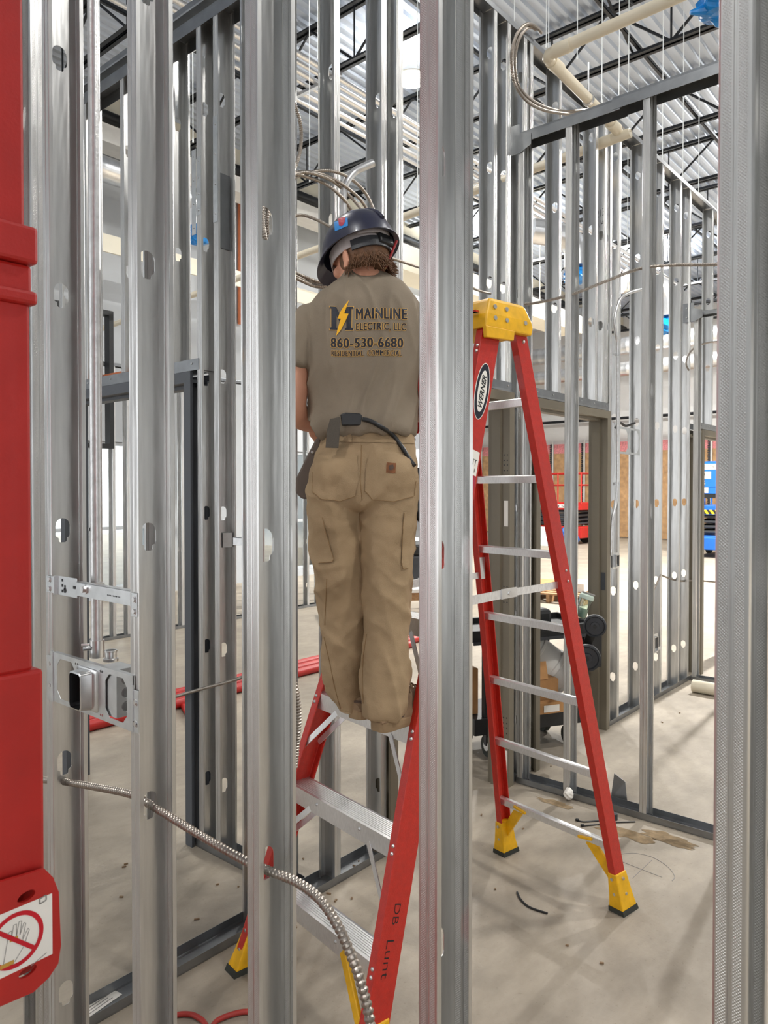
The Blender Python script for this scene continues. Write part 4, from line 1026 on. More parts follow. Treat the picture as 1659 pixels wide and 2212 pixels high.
def drape_poly(pts, bvh, off, step=6.0): return drape(pts, [tuple(range(len(pts)))], bvh, off, step)
def drape_text(s, x0, y0, x1, y1, bvh, off, bold=0.0, pad=0.0, wob=None):
    vs, fs = text2d(s, 1, bold); uv = fit2d(vs)
    pts = [(x0 - pad + (x1 - x0 + 2 * pad) * a, y1 + pad - (y1 - y0 + 2 * pad) * b) for a, b in uv]
    if wob: pts = [(x, y + wob(x)) for x, y in pts]
    return drape(pts, fs, bvh, off)
def seam(pts, bvh, off, r): 
    pa = []
    pts = [(pts[i][0] + (pts[i + 1][0] - pts[i][0]) * k / 5, pts[i][1] + (pts[i + 1][1] - pts[i][1]) * k / 5) for i in range(len(pts) - 1) for k in range(5)] + [pts[-1]]
    for a, b in pts:
        h = cast(bvh, a, b)
        if h: pa.append(h[0] + (h[1] if h[1].dot(ray(a, b)) < 0 else -h[1]) * off)
    return MB().tube(smooth_path(pa, 3), r, 6)

TORSO = [(745, 840, 592, 2.415, .050), (734, 852, 603, 2.41, .062), (712, 872, 618, 2.395, .082), (688, 893, 640, 2.385, .10), (668, 910, 668, 2.375, .116), (661, 915, 704, 2.37, .126),
         (664, 912, 745, 2.365, .130), (670, 905, 795, 2.36, .128), (674, 900, 845, 2.355, .122), (676, 899, 890, 2.35, .122), (684, 899, 922, 2.345, .126), (692, 896, 942, 2.345, .122)]
HIPS = [(702, 892, 918, 2.355, .104), (694, 897, 955, 2.35, .116), (680, 901, 1000, 2.345, .130), (669, 905, 1042, 2.34, .138), (668, 905, 1078, 2.335, .128), (690, 890, 1098, 2.33, .09)]
LLEG = [(668, 776, 1050, 2.335, .12), (666, 779, 1080, 2.335, .118), (671, 780, 1130, 2.335, .108), (680, 783, 1200, 2.335, .098), (691, 789, 1280, 2.34, .086), (697, 789, 1360, 2.35, .080), (702, 785, 1430, 2.365, .080), (714, 784, 1482, 2.375, .076), (730, 786, 1515, 2.38, .070), (734, 787, 1526, 2.38, .069)]
RLEG = [(780, 903, 1050, 2.33, .12), (778, 901, 1090, 2.33, .116), (780, 897, 1140, 2.325, .108), (783, 887, 1200, 2.315, .10), (789, 882, 1280, 2.30, .088), (788, 882, 1360, 2.285, .084), (787, 884, 1430, 2.27, .084), (785, 883, 1482, 2.26, .082), (784, 876, 1522, 2.25, .077), (785, 869, 1540, 2.25, .074)]
FEETZ = 0.915
ploc = at(812, 1560, 'z', FEETZ)
# head frame: face turned left and bent down
Fv = (RV * -0.66 + FH * 0.66 + ZV * -0.31).normalized()
Uv = (RV * -0.20 + FH * 0.25 + ZV * 0.93); Uv = (Uv - Fv * Uv.dot(Fv)).normalized()
Lv = Uv.cross(Fv)
RC = P3(775, 545, 2.42)                                    # centre of the helmet rim
HC = RC - Uv * 0.022 + Fv * 0.0
HM = Matrix((Lv, Fv, Uv)).transposed()
def hp(l, f, u): return HC + Lv * l + Fv * f + Uv * u
def shrink(rows, k, kd): return [((a + b) / 2 - (b - a) / 2 * k, (a + b) / 2 + (b - a) / 2 * k, sy, d, hd * kd) for a, b, sy, d, hd in rows]
body = MB()
body.loft(rings_px(interp_rows(shrink(TORSO, 0.86, 0.84) + shrink(HIPS[1:5], 0.86, 0.84))))
body.loft(rings_px(interp_rows(shrink(LLEG, 0.72, 0.74) + [(750, 778, 1536, 2.385, .034)]))); body.loft(rings_px(interp_rows(shrink(RLEG, 0.70, 0.72) + [(808, 848, 1556, 2.245, .036)])))
# skull, jaw, nose, brow, ears, neck
body.sphere(hp(0, -0.004, 0.018), (0.074, 0.093, 0.098), 24, 16, HM)
body.sphere(hp(0, 0.030, -0.058), (0.056, 0.062, 0.066), 20, 14, HM); body.sphere(hp(0, 0.068, -0.098), (0.026, 0.026, 0.020), 14, 10, HM)
body.cyl(hp(0, 0.088, 0.004), hp(0, 0.113, -0.036), 0.007, 10, 0.014); body.sphere(hp(0, 0.108, -0.040), (0.016, 0.013, 0.010), 12, 8, HM)
body.sphere(hp(0, 0.086, -0.069), (0.024, 0.012, 0.006), 12, 8, HM); body.sphere(hp(0, 0.084, -0.080), (0.022, 0.012, 0.007), 12, 8, HM)
for s in (-1, 1):
    body.sphere(hp(s * 0.031, 0.078, 0.020), (0.022, 0.014, 0.008), 12, 8, HM); body.sphere(hp(s * 0.044, 0.062, -0.030), (0.022, 0.022, 0.020), 12, 8, HM)
    er = HM @ Matrix.Rotation(s * 0.45, 3, 'Z')
    body.sphere(hp(s * 0.079, -0.012, -0.030), (0.009, 0.020, 0.032), 14, 10, er); body.sphere(hp(s * 0.080, -0.004, -0.054), (0.007, 0.011, 0.012), 10, 8, er)
nk = [hp(0, -0.02, -0.045), P3(790, 592, 2.41), P3(792, 622, 2.395), P3(792, 660, 2.38)]
add_limb(body, nk, [0.062, 0.063, 0.066, 0.075])
# arms
LA = [P3(676, 712, 2.36), P3(640, 760, 2.35), P3(636, 830, 2.345), P3(634, 880, 2.36), P3(648, 900, 2.41), P3(668, 912, 2.46), P3(680, 918, 2.49)]
LR = [0.048, 0.047, 0.045, 0.042, 0.041, 0.034, 0.026]
RA = [P3(898, 712, 2.37), P3(932, 760, 2.36), P3(938, 830, 2.36), P3(936, 875, 2.37), P3(922, 886, 2.42), P3(905, 890, 2.48), P3(893, 890, 2.52)]
add_limb(body, LA, LR); add_limb(body, RA, LR)
def hand(mb, wrist, d, nrm, s):
    """palm, four curled fingers of different length, thumb leaving the side near the base"""
    d = Vector(d).normalized(); nrm = Vector(nrm); nrm = (nrm - d * nrm.dot(d)).normalized(); sd = d.cross(nrm) * s
    pm = Matrix((sd, d, nrm)).transposed()
    mb.sphere(wrist + d * 0.045, (0.040, 0.055, 0.017), 18, 12, pm); mb.sphere(wrist + d * 0.072, (0.041, 0.026, 0.014), 18, 10, pm)
    for i, (off, L, r) in enumerate(((0.030, 0.072, 0.0088), (0.010, 0.080, 0.0090), (-0.011, 0.074, 0.0086), (-0.031, 0.058, 0.0078))):
        p = wrist + d * (0.084 - abs(off) * 0.25) + sd * off; a = 0.35 + 0.05 * i; pts = [p - d * 0.02]
        for f in (0.45, 0.30, 0.25):
            dd = d * math.cos(a) - nrm * math.sin(a) + sd * off * 1.5; pts.append(pts[-1] + dd.normalized() * (L * f + (0.02 if len(pts) == 1 else 0))); a += 0.55
        add_limb(mb, pts, [r * 1.08, r * 1.05, r, r * 0.85], 10)
    p = wrist + d * 0.018 + sd * 0.026
    add_limb(mb, [p, p + d * 0.022 + sd * 0.022 - nrm * 0.01, p + d * 0.048 + sd * 0.028 - nrm * 0.022, p + d * 0.066 + sd * 0.020 - nrm * 0.034], [0.0135, 0.0115, 0.0098, 0.0078], 10)
hand(body, LA[-1], (LA[-1] - LA[-2]) + FH * 0.01 - ZV * 0.012, RV * -0.5 + ZV * 0.8, 1)
hand(body, RA[-1], (RA[-1] - RA[-2]) + FH * 0.01 + ZV * 0.004, RV * 0.5 + ZV * 0.8, -1)
bme = fused(body, 0.0048, 3)
for v in bme.vertices: v.co -= ploc
bme.materials.append(M['skin']); bme.shade_smooth()
person = bpy.data.objects.new('person', bme); COL.objects.link(person); person.location = ploc
bpy.context.view_layer.update()
tag(person, 'person on the stepladder, back turned, in grey-brown t-shirt, khaki trousers and dark hard hat', 'person')

# shirt
def streak(c, dirv, along, across, seed=0):
    a = c.dot(dirv); q = c - dirv * a
    return noise.noise(Vector((q.dot(RV) * across + seed, q.dot(FH) * across * 0.6, a * along)))
sh = MB().loft(rings_px(interp_rows(TORSO)))
add_limb(sh, [P3(722, 690, 2.375), P3(672, 700, 2.365), P3(649, 742, 2.352), P3(641, 793, 2.348)], [0.055, 0.061, 0.060, 0.058], 24)
add_limb(sh, [P3(850, 690, 2.375), P3(902, 700, 2.37), P3(925, 742, 2.362), P3(932, 793, 2.36)], [0.055, 0.061, 0.060, 0.058], 24)
sme = fused(sh, 0.007, 5)
dA = (ZV * 0.93 + RV * 0.36).normalized(); dB = (ZV * 0.97 - RV * 0.22).normalized()
def ridge(c, dirv, along, across, seed=0):
    q = streak(c, dirv, along, across, seed); return max(0.0, 1 - 2.6 * abs(q)) ** 2
def shirt_fold(c, n):
    low = min(1.0, max(0.0, (P3(780, 690, 2.36).z - c.z) / 0.30))
    left = min(1.0, max(0.15, 0.55 - (c - P3(790, 760, 2.3)).dot(RV) * 3.2))
    k = 0.004 * streak(c, dB, 1.5, 14, 3) + low * left * 0.016 * ridge(c, dA, 1.0, 17) + low * 0.009 * ridge(c, dA, 1.6, 20, 9) + (1 - low) * 0.006 * ridge(c, dB, 1.4, 16, 4)
    hem = max(0.0, 1 - (c.z - P3(780, 940, 2.35).z) / 0.09)
    return k + hem * 0.014 * noise.noise(Vector((c.x * 16, c.y * 16, c.z * 9)))
fold(sme, shirt_fold)
sb_ = bvh_of(sme)
shirt = mesh_obj('t_shirt', sme, 'shirt', person)
shirt['label'] = 'short-sleeved grey-brown t-shirt with a printed back'
obj('collar', MB().tube(smooth_path([P3(736 + 112 * t, 603 - 9 * math.sin(math.pi * t), 2.41 - 0.062 * math.sin(math.pi * t) - 0.002) for t in [k / 10 for k in range(11)]], 3), 0.006, 8), 'shirt', shirt, smooth=60)
wob = lambda x: 0.9 * math.sin((x - 715) / 22.0)
def print_text(s, x0, y0, x1, y1, bold, line):
    """navy letters over a gold edge: shifted copies thicken the strokes"""
    vs, fs = text2d(s, 1, 0.0, 1.14); uv = fit2d(vs)
    base = [(x0 + (x1 - x0) * a, y1 - (y1 - y0) * b) for a, b in uv]
    for m, off, sh in (('gold_ink', 0.0012, [((bold + line) * math.cos(t), line * math.sin(t)) for t in [2 * math.pi * k / 8 for k in range(8)]]), ('navy_ink', 0.0022, [(-bold, 0), (0, 0), (bold, 0)])):
        mb = MB()
        for dx, dy in sh:
            q = drape([(x + dx, y + dy + wob(x)) for x, y in base], fs, sb_, off); mb.add(q.v, q.f)
        obj('print', mb, m, shirt)
print_text('MAINLINE', 769.5, 666.5, 877.5, 689.5, 1.05, 1.2)
print_text('ELECTRIC, LLC', 769.5, 698, 876, 716, 0.6, 1.1)
print_text('860-530-6680', 715.5, 730, 869.5, 751, 1.0, 1.3)
print_text('RESIDENTIAL  COMMERCIAL', 716.5, 757, 867, 769, 0.4, 0.9)
mp_ = [(0, 1), (.28, 1), (.5, .56), (.72, 1), (1, 1), (1, .93), (.93, .9), (.93, .1), (1, .07), (1, 0), (.66, 0), (.66, .07), (.72, .1), (.72, .62), (.5, .20), (.28, .62), (.28, .1), (.33, .07), (.33, 0), (0, 0), (0, .07), (.07, .1), (.07, .9), (0, .93)]
def mapm(x0, y0, x1, y1): return [(x0 + (x1 - x0) * a, y1 - (y1 - y0) * b + wob(x0 + (x1 - x0) * a)) for a, b in mp_]
obj('print', drape_poly(mapm(711, 661, 764.5, 714), sb_, 0.0012), 'gold_ink', shirt)
obj('print', drape_poly(mapm(712.5, 662.5, 763, 712.5), sb_, 0.0020), 'navy_ink', shirt)
obj('print', drape_poly([(754, 649), (744.5, 678), (753.5, 678.5), (749, 690), (738, 712), (726, 727), (732, 705), (737, 689.5), (730, 689), (735, 676), (744, 662)], sb_, 0.0030), 'bolt_ink', shirt)

# trousers
tr_ = MB().loft(rings_px(interp_rows(HIPS))); tr_.loft(rings_px(interp_rows(LLEG))); tr_.loft(rings_px(interp_rows(RLEG)))
tr_.sphere(P3(724, 1030, 2.285), (0.075, 0.085, 0.082), 20, 14); tr_.sphere(P3(842, 1030, 2.28), (0.080, 0.085, 0.084), 20, 14)
tme = fused(tr_, 0.0065, 4)
zk = P3(780, 1270, 2.3).z; zh = P3(780, 1550, 2.3).z; zs = P3(780, 1085, 2.3).z
dC = (ZV * 0.75 + RV * 0.66).normalized(); dD = (ZV * 0.7 - RV * 0.7).normalized(); dE = (ZV * 0.96 - RV * 0.25).normalized()
def trouser_fold(c, n):
    side = 1 if (c - P3(782, 1200, 2.3)).dot(RV) > 0 else -1
    knee = math.exp(-((c.z - zk) / 0.13) ** 2); shin = math.exp(-((c.z - zh - 0.1) / 0.14) ** 2); seat = math.exp(-((c.z - zs) / 0.10) ** 2)
    d1 = dC if side < 0 else dD; d2 = dD if side < 0 else dE
    return 0.014 * knee * ridge(c, d1, 2.2, 13, side) + 0.012 * shin * ridge(c, d2, 2.6, 12, 5 + side) + 0.010 * seat * ridge(c, (RV * side * 0.8 + ZV * 0.6).normalized(), 2.4, 13, 11) \
        + 0.007 * ridge(c, dE, 1.4, 9, 2) + 0.006 * ridge(c, dD, 2.0, 8, 7) + 0.004 * noise.noise(c * 28) + 0.0015 * noise.noise(c * 70)
fold(tme, trouser_fold)
tb_ = bvh_of(tme)
trousers = mesh_obj('work_trousers', tme, 'khaki', person); trousers['label'] = 'khaki duck work trousers, loose over the boots'
pocketL = [(688, 986), (772, 984), (774, 1040), (766, 1072), (735, 1082), (695, 1078), (676, 1062), (676, 1020)]
pocketR = [(796, 986), (886, 992), (897, 1040), (893, 1072), (850, 1083), (805, 1078), (788, 1060), (790, 1020)]
for q in (pocketL, pocketR):
    obj('back_pocket', drape_poly(q, tb_, 0.0028), 'khaki', trousers, smooth=60)
    obj('seam', seam(q[3:] if q is pocketL else q[2:7], tb_, 0.0032, 0.0011), 'khaki_stitch', trousers)
tool = [(674, 1114), (697, 1118), (722, 1207), (718, 1214), (688, 1216)]
obj('tool_pocket', drape_poly(tool, tb_, 0.004), 'khaki', trousers, smooth=60); obj('seam', seam([(697, 1118), (705, 1150), (714, 1182), (722, 1207), (718, 1214), (690, 1216)], tb_, 0.0045, 0.0012), 'khaki_stitch', trousers)
obj('tool_pocket', drape_poly([(872, 1105), (891, 1105), (880, 1226), (870, 1228), (866, 1215)], tb_, 0.0035), 'khaki', trousers, smooth=60)
obj('seam', seam([(872, 1108), (868, 1160), (866, 1215), (870, 1228), (880, 1227)], tb_, 0.004, 0.0011), 'khaki_stitch', trousers)
obj('seam', seam([(700, 1376), (712, 1430), (722, 1480), (735, 1530)], tb_, 0.0008, 0.0013), 'khaki_stitch', trousers)
obj('seam', seam([(706, 1250), (704, 1300), (702, 1350)], tb_, 0.0008, 0.0013), 'khaki_stitch', trousers)
obj('seam', seam([(792, 1370), (785, 1420), (783, 1470), (785, 1520)], tb_, 0.0008, 0.0013), 'khaki_stitch', trousers)
obj('seam', seam([(781, 962), (780, 1000), (778, 1035), (780, 1060), (783, 1080)], tb_, 0.0006, 0.0014), 'khaki_stitch', trousers)  # centre seam, its dark line also stands in for shade in the crease
obj('waistband', drape_poly([(697, 934), (893, 938), (894, 958), (694, 954)], tb_, 0.003), 'khaki', trousers, smooth=60)
obj('belt_loop', drape_poly([(746, 928), (761, 929), (761, 957), (746, 957)], tb_, 0.008), 'khaki', trousers)
pt = obj('leather_patch', drape_poly([(836, 1000), (855, 1002), (854, 1023), (835, 1021)], tb_, 0.0045), 'patch_leather', trousers)
obj('stamp', drape_poly([(841, 1006), (849, 1005), (851, 1011), (847, 1017), (842, 1016), (840, 1011)], tb_, 0.0052), 'boot_dark', trousers)
for q in (LLEG[-1], RLEG[-1]):
    r = rings_px([q])[0]; obj('hem', MB().tube([p + (p - P3((q[0] + q[1]) / 2, q[2], q[3])).normalized() * 0.0005 for p in r] + [r[0]], 0.0035, 6), 'khaki', trousers, smooth=60)

# boots
def boot(heel, yaw, lb):
    d = (Vector((1, 0, 0)) if yaw is None else Vector((math.cos(yaw), math.sin(yaw), 0))); s = Vector((-d.y, d.x, 0))
    outl = [(0.0, 0.0, 0.014), (0.004, 0.0, 0.024), (0.014, 0.0, 0.032), (0.03, 0, 0.036), (0.08, 0, 0.036), (0.13, 0, 0.037), (0.19, 0, 0.046), (0.24, 0, 0.047), (0.28, 0, 0.036), (0.30, 0, 0.016)]
    def ring2(k, z): return [heel + d * x + s * w * k + ZV * z for x, _, w in outl] + [heel + d * x - s * w * k + ZV * z for x, _, w in outl[::-1]]
    so = obj('boot_sole', MB().loft([ring2(1.0, 0.0), ring2(1.04, 0.012), ring2(1.05, 0.026), ring2(1.0, 0.032)]), 'boot_sole', person, bevel=0.002)
    up = MB(); rg = []
    for x, w, h in ((0.0, 0.026, 0.05), (0.015, 0.033, 0.062), (0.06, 0.035, 0.075), (0.11, 0.038, 0.095), (0.15, 0.042, 0.106), (0.19, 0.046, 0.09), (0.24, 0.045, 0.072), (0.275, 0.036, 0.058), (0.298, 0.014, 0.040)):
        c = heel + d * x; rg.append([c + s * (w * math.cos(t)) * (1.0 if math.sin(t) < 0.35 else 0.82) + ZV * (0.030 + max(0, math.sin(t)) * (h - 0.03)) for t in [math.pi * k / 14 for k in range(15)]] + [c + s * (-w * 0.9) + ZV * 0.028, c + s * (w * 0.9) + ZV * 0.028])
    u = obj('boot', up.loft(rg), 'leather', person, smooth=50); u['label'] = lb
    obj('boot_collar', MB().loft([[heel + d * (0.068 + 0.066 * math.cos(t)) + s * (0.0375 * math.sin(t)) + ZV * z for t in [2 * math.pi * k / 20 for k in range(20)]] for z in (0.034, 0.058)]), 'boot_dark', u, smooth=50)
    mb = MB()
    for k in range(4):
        x = 0.135 + 0.018 * k; z = 0.118 - 0.008 * k; mb.tube(smooth_path([heel + d * x + s * 0.028 + ZV * (z - 0.012), heel + d * (x + 0.006) + ZV * (z + 0.004), heel + d * x - s * 0.028 + ZV * (z - 0.012)], 4), 0.0028, 6)
    obj('laces', mb, 'leather', u)
hr = at(806, 1583, 'z', FEETZ + 0.001); boot(hr + Vector((0.012, 0, 0)), -0.06, 'right tan work boot with a dark heel band')
hl_ = at(759, 1556, 'z', FEETZ + 0.001); boot(hl_ + Vector((0.012, 0, 0)), 0.06, 'left tan work boot, farther along the step')

# belt, straps and pouches
belt = obj('tool_belt', drape_poly([(700, 908), (735, 898), (735, 915), (700, 930)], tb_, 0.012), 'webbing', person, solid=0.003)
belt['label'] = 'webbing tool belt with black buckle and hanging strap ends'
bd = cast(sb_, 757, 905); bdd = (bd[0] - OV).dot(FWD) if bd else 2.23
q = [P3(a, b, bdd - 0.012) for a, b in ((735, 895), (746, 891), (778, 893), (783, 898), (781, 919), (738, 919))]
obj('buckle', MB().prism(q, FH * 0.02), 'black_plastic', belt, bevel=0.003)
q = [P3(a, b, bdd - 0.016) for a, b in ((713, 905), (735, 900), (735, 919), (731, 968), (703, 967), (706, 930))]
obj('strap_end', MB().prism(q, FH * 0.004), 'webbing', belt, bevel=0.001)
def near_hit(a, b):
    hs = [h for h in (cast(sb_, a, b), cast(tb_, a, b)) if h]
    return min(hs, key=lambda h: (h[0] - OV).length)[0] - FH * 0.008
obj('strap_end', MB().tube(smooth_path([near_hit(a, b) for a, b in ((783, 906), (800, 910), (822, 922), (848, 940), (868, 966), (882, 988), (895, 1006))], 5), 0.007, 8), 'black_plastic', belt, smooth=60)
obj('apron_flap', MB().prism([P3(a, b, 2.33) for a, b in ((697, 938), (690, 975), (676, 1030), (668, 1078), (652, 1078), (638, 1064), (639, 1034), (660, 990), (682, 948))], FH * 0.03), 'apron_leather', belt, bevel=0.006)
obj('pouch', MB().prism([P3(a, b, 2.30) for a, b in ((893, 1010), (935, 1010), (938, 1130), (905, 1132), (893, 1100))], FH * 0.09), 'black_plastic', belt, bevel=0.012)
obj('rivet', MB().sphere(P3(675, 977, 2.328), 0.005, 8, 6), 'rivet', belt)

# hard hat
def shell(k, h, lift=0.0, v=0.0):
    rg = []
    for j in range(11):
        t = math.pi / 2 * j / 10; cr = math.cos(t) ** 0.8; r = []
        for i in range(40):
            a = 2 * math.pi * i / 40; r.append(RC + Lv * (0.108 * k * cr * math.cos(a)) + Fv * (0.136 * k * cr * math.sin(a)) + Uv * (h * math.sin(t) ** 1.05 + lift))
        rg.append(r)
    return rg
ro = shell(1.0, 0.128); ri = shell(0.965, 0.122)
brim = [RC + Lv * ((0.108 + 0.012) * math.cos(2 * math.pi * i / 40)) + Fv * ((0.136 + (0.040 if math.sin(2 * math.pi * i / 40) > 0 else 0.010) * abs(math.sin(2 * math.pi * i / 40)) + 0.004) * math.sin(2 * math.pi * i / 40)) - Uv * (0.006 + 0.012 * max(0, math.sin(2 * math.pi * i / 40))) for i in range(40)]
brim2 = [p - Uv * 0.003 for p in brim]
hat = obj('hard_hat', MB().loft(ri[::-1] + [brim2, brim] + ro, cap=False), 'helmet', person, smooth=50); hat['label'] = 'dark navy scuffed hard hat tipped forward'
obj('ridge', MB().tube(smooth_path([RC + Fv * (0.139 * math.cos(t)) * math.cos(0) + Uv * (0.128 * math.sin(t) + 0.002) for t in [0.35 + (math.pi - 0.7) * k / 12 for k in range(13)]], 3), 0.007, 8), 'helmet', hat, smooth=60)
hme = hat.data; hb = BVHTree.FromPolygons([v.co + ploc for v in hme.vertices], [tuple(p.vertices) for p in hme.polygons])
obj('sticker', drape_poly([(722, 480), (751, 470), (752, 488), (738, 494), (724, 500)], hb, 0.0012), 'sticker_blue', hat)
obj('sticker', drape_poly([(731, 473), (747, 469), (745, 482), (740, 489), (733, 488)], hb, 0.002), 'sticker_red', hat)
def band(l, f, u0, u1, a0, a1, n=24): 
    vs = []
    for i in range(n + 1):
        a = math.radians(a0 + (a1 - a0) * i / n)
        for u in (u0, u1): vs.append(RC + Lv * (l * math.cos(a)) + Fv * (f * math.sin(a)) + Uv * u)
    return MB().add(vs, [(2 * i, 2 * i + 2, 2 * i + 3, 2 * i + 1) for i in range(n)])
obj('headband', band(0.086, 0.106, -0.030, 0.012, 0, 360), 'suspension', hat, solid=0.003)
obj('nape_strap', band(0.090, 0.112, -0.046, -0.012, 215, 335), 'dark_grey', hat, solid=0.005)
obj('ratchet', MB().box(RC - Fv * 0.112 - Uv * 0.02 + Lv * -0.01, (0.06, 0.018, 0.035), Matrix((Lv, Fv, Uv)).transposed()), 'black_plastic', hat, bevel=0.006)
obj('sweat_pad', band(0.094, 0.118, -0.004, 0.022, 225, 320), 'suspension', hat, solid=0.003)
# hair: short shaggy locks round the back of the head
hm = MB(); rng = random.Random(11)
hm.sphere(hp(0, -0.018, -0.012), (0.079, 0.088, 0.062), 24, 14, HM)
for k in range(620):
    a = math.radians(rng.uniform(178, 362)); r0 = 1.0
    base = hp(0.077 * math.cos(a), 0.092 * math.sin(a) - 0.006, rng.uniform(-0.045, -0.012)); outw = (Lv * math.cos(a) + Fv * math.sin(a)).normalized()
    L = rng.uniform(0.030, 0.062); tw = outw.cross(Uv) * rng.uniform(-0.5, 0.5); fl = rng.uniform(0.0, 0.35) + (0.55 if math.cos(a) < -0.55 else 0.0)
    d1 = (-Uv * 0.95 + outw * 0.05 + tw * 0.4 - outw * 0.1).normalized(); d2 = (-Uv * 0.8 + outw * fl * 1.3 + tw - FH * 0.1).normalized()
    pts = [base - outw * 0.004, base + d1 * L * 0.5, base + d1 * L * 0.5 + d2 * L * 0.55]
    w = rng.uniform(0.0013, 0.003); hm.tube(smooth_path(pts, 3), w, 5, rf=lambda i, m, w=w: w * (1 - 0.85 * i / (m - 1)) + 0.0004)
hair = obj('hair', hm, 'hair', person, smooth=80)
pen = obj('marking_pencil', MB().cyl(P3(833, 578, 2.36), P3(857, 520, 2.37), 0.0042, 8), 'pencil', loc=P3(833, 578, 2.36))
obj('tip', MB().cyl(P3(833, 578, 2.36), P3(830.5, 584, 2.36), 0.0042, 8, 0.0008), 'wood', pen)
tag(pen, 'red marking pencil stuck out of the hard hat\'s right side', 'pencil')
# ------------------------------------------------------------------ high-bay lamps
def lamp_label(i):
    return ['glaring high-bay lamp glowing between the worker\'s stud and the ladder-front stud'] + ['high-bay lamp out of view, %s of the hall' % s for s in ('near left end', 'near right side', 'far right end', 'left side', 'far corner', 'entrance side', 'far right wall')]
for i, (x, y, z, e) in enumerate(LAMPS):
    t = thing('high_bay_lamp', (['glaring high-bay lamp glowing high between the worker and the ladder-front stud'] + lamp_label(i)[1:])[i], 'lamp', (x, y, z), 'high-bay lamps')
    obj('housing', MB().lathe((x, y, z + 0.01), (0, 0, 1), [(0.23, 0), (0.24, 0.01), (0.22, 0.05), (0.10, 0.07), (0.09, 0.16), (0.02, 0.18), (0.0, 0.18)], 32), 'white_plastic', t, smooth=40)
    obj('lens', MB().lathe((x, y, z + 0.008), (0, 0, -1), [(0.215, 0), (0.20, 0.01), (0.0, 0.012)], 32), 'lamp_lens', t)
    obj('hanger', MB().cyl((x, y, z + 0.18), (x, y, ZD), 0.006, 8), 'bright_steel', t)
# ------------------------------------------------------------------ ceiling hanger wires
wires = [(1184, 390, 3.1), (1247, 120, 2.9), (1300, 215, 2.7), (1337, 245, 2.6), (1358, 175, 2.9), (1355, 620, 3.4), (1431, 345, 2.5), (1475, 385, 2.5), (1509, 420, 2.4), (669, 385, 4.6), (687, 120, 4.6), (902, 440, 4.4), (417, 300, 5.2), (1180, 95, 3.3), (1110, 560, 3.2)]
wl = ['right of the tall cable loop', 'ending above the drain pipe elbow', 'ending over the drain pipe', 'just right of the drain pipe', 'short one beside the right-hand drain pipe end', 'long one passing the bent conduit', 'with a hook over the cross wall', 'right of the cross wall\'s second stud', 'nearest the right photo edge', 'left of the hard hat', 'short one left of the hard hat', 'below the glaring lamp', 'above the double studs', 'touching the pipe elbow', 'between the paired jamb studs']
for (sx, sb, yy), lb in zip(wires, wl):
    p = at(sx, sb, 'y', yy)
    o = obj('hanger_wire', MB().cyl(p, (p.x, p.y, ZD), 0.0038, 6).cyl(p, p + Vector((0.0, 0, -0.03)), 0.007, 6), 'wire_white', loc=p); tag(o, 'thin white ceiling hanger wire ' + lb, 'wire', 'ceiling hanger wires')
# ------------------------------------------------------------------ conduits on trapeze struts
for i, yy in enumerate((5.95, 6.07, 6.2, 6.34, 6.5, 6.66)):
    o = obj('overhead_conduit', MB().cyl((2.5, yy, 6.34), (17.5, yy, 6.34), 0.024 if i % 2 else 0.032, 10), 'conduit', loc=(2.5, yy, 6.34), smooth=60)
    tag(o, '%s overhead conduit of the rack running above the worker, counted from the camera side' % ORD[i], 'conduit', 'overhead conduit rack')
for i, xx in enumerate((4.7, 6.05, 9.5, 13.0)):
    o = obj('trapeze_strut', MB().box2((xx - 0.02, 5.8, 6.27), (xx + 0.02, 6.8, 6.305)).cyl((xx, 5.82, 6.25), (xx, 5.82, ZD), 0.006, 6).cyl((xx, 6.78, 6.25), (xx, 6.78, ZD), 0.006, 6), 'bright_steel', loc=(xx, 5.8, 6.27))
    tag(o, '%s slotted strut carrying the overhead conduits, from the left' % ORD[i], 'strut', 'trapeze struts')
# ------------------------------------------------------------------ ducts
def spiral(p0, p1, r, m='spiral_duct', rib=0.12):
    p0 = Vector(p0); p1 = Vector(p1); L = (p1 - p0).length; n = int(L / rib); prof = []
    for k in range(n): prof += [(r, L * k / n), (r, L * (k + 0.86) / n), (r * 1.025, L * (k + 0.93) / n)]
    prof.append((r, L)); return MB().lathe(p0, p1 - p0, [(0.001, 0)] + prof + [(0.001, L)], 22)
xe = at(372, 400, 'y', 9.5).x
d1 = obj('spiral_duct', spiral((2.0, 9.5, 6.0), (xe, 9.5, 6.0), 0.17, rib=0.5), 'spiral_duct', loc=(2.0, 9.5, 6.0), smooth=40); tag(d1, 'round metal duct with an elbow on the grey wall, left of the double studs', 'duct', 'round ducts')
obj('elbow', MB().tube(smooth_path([Vector((xe, 9.5, 6.0)), Vector((xe + 0.15, 9.5, 6.0)), Vector((xe + 0.34, 9.48, 5.88)), Vector((xe + 0.42, 9.46, 5.62))]), 0.19, 20), 'spiral_duct', d1, smooth=40)
def crumple(c, r, seed, n1=18, n2=12):
    mb = MB(); 
    for j in range(n2 + 1):
        for i in range(n1):
            th = math.pi * (0.02 + 0.96 * j / n2); ph = 2 * math.pi * i / n1; d = Vector((math.sin(th) * math.cos(ph), math.sin(th) * math.sin(ph), math.cos(th)))
            mb.v.append(Vector(c) + Vector((d.x * r[0], d.y * r[1], d.z * r[2])) * (1 + 0.28 * noise.noise(d * 2.6 + Vector((seed, 0, 0)))))
    for j in range(n2):
        for i in range(n1): mb.f.append((j * n1 + i, j * n1 + (i + 1) % n1, (j + 1) * n1 + (i + 1) % n1, (j + 1) * n1 + i))
    return mb
obj('wrap', crumple((xe + 0.44, 9.45, 5.50), (0.21, 0.21, 0.16), 3), 'blue_wrap', d1)
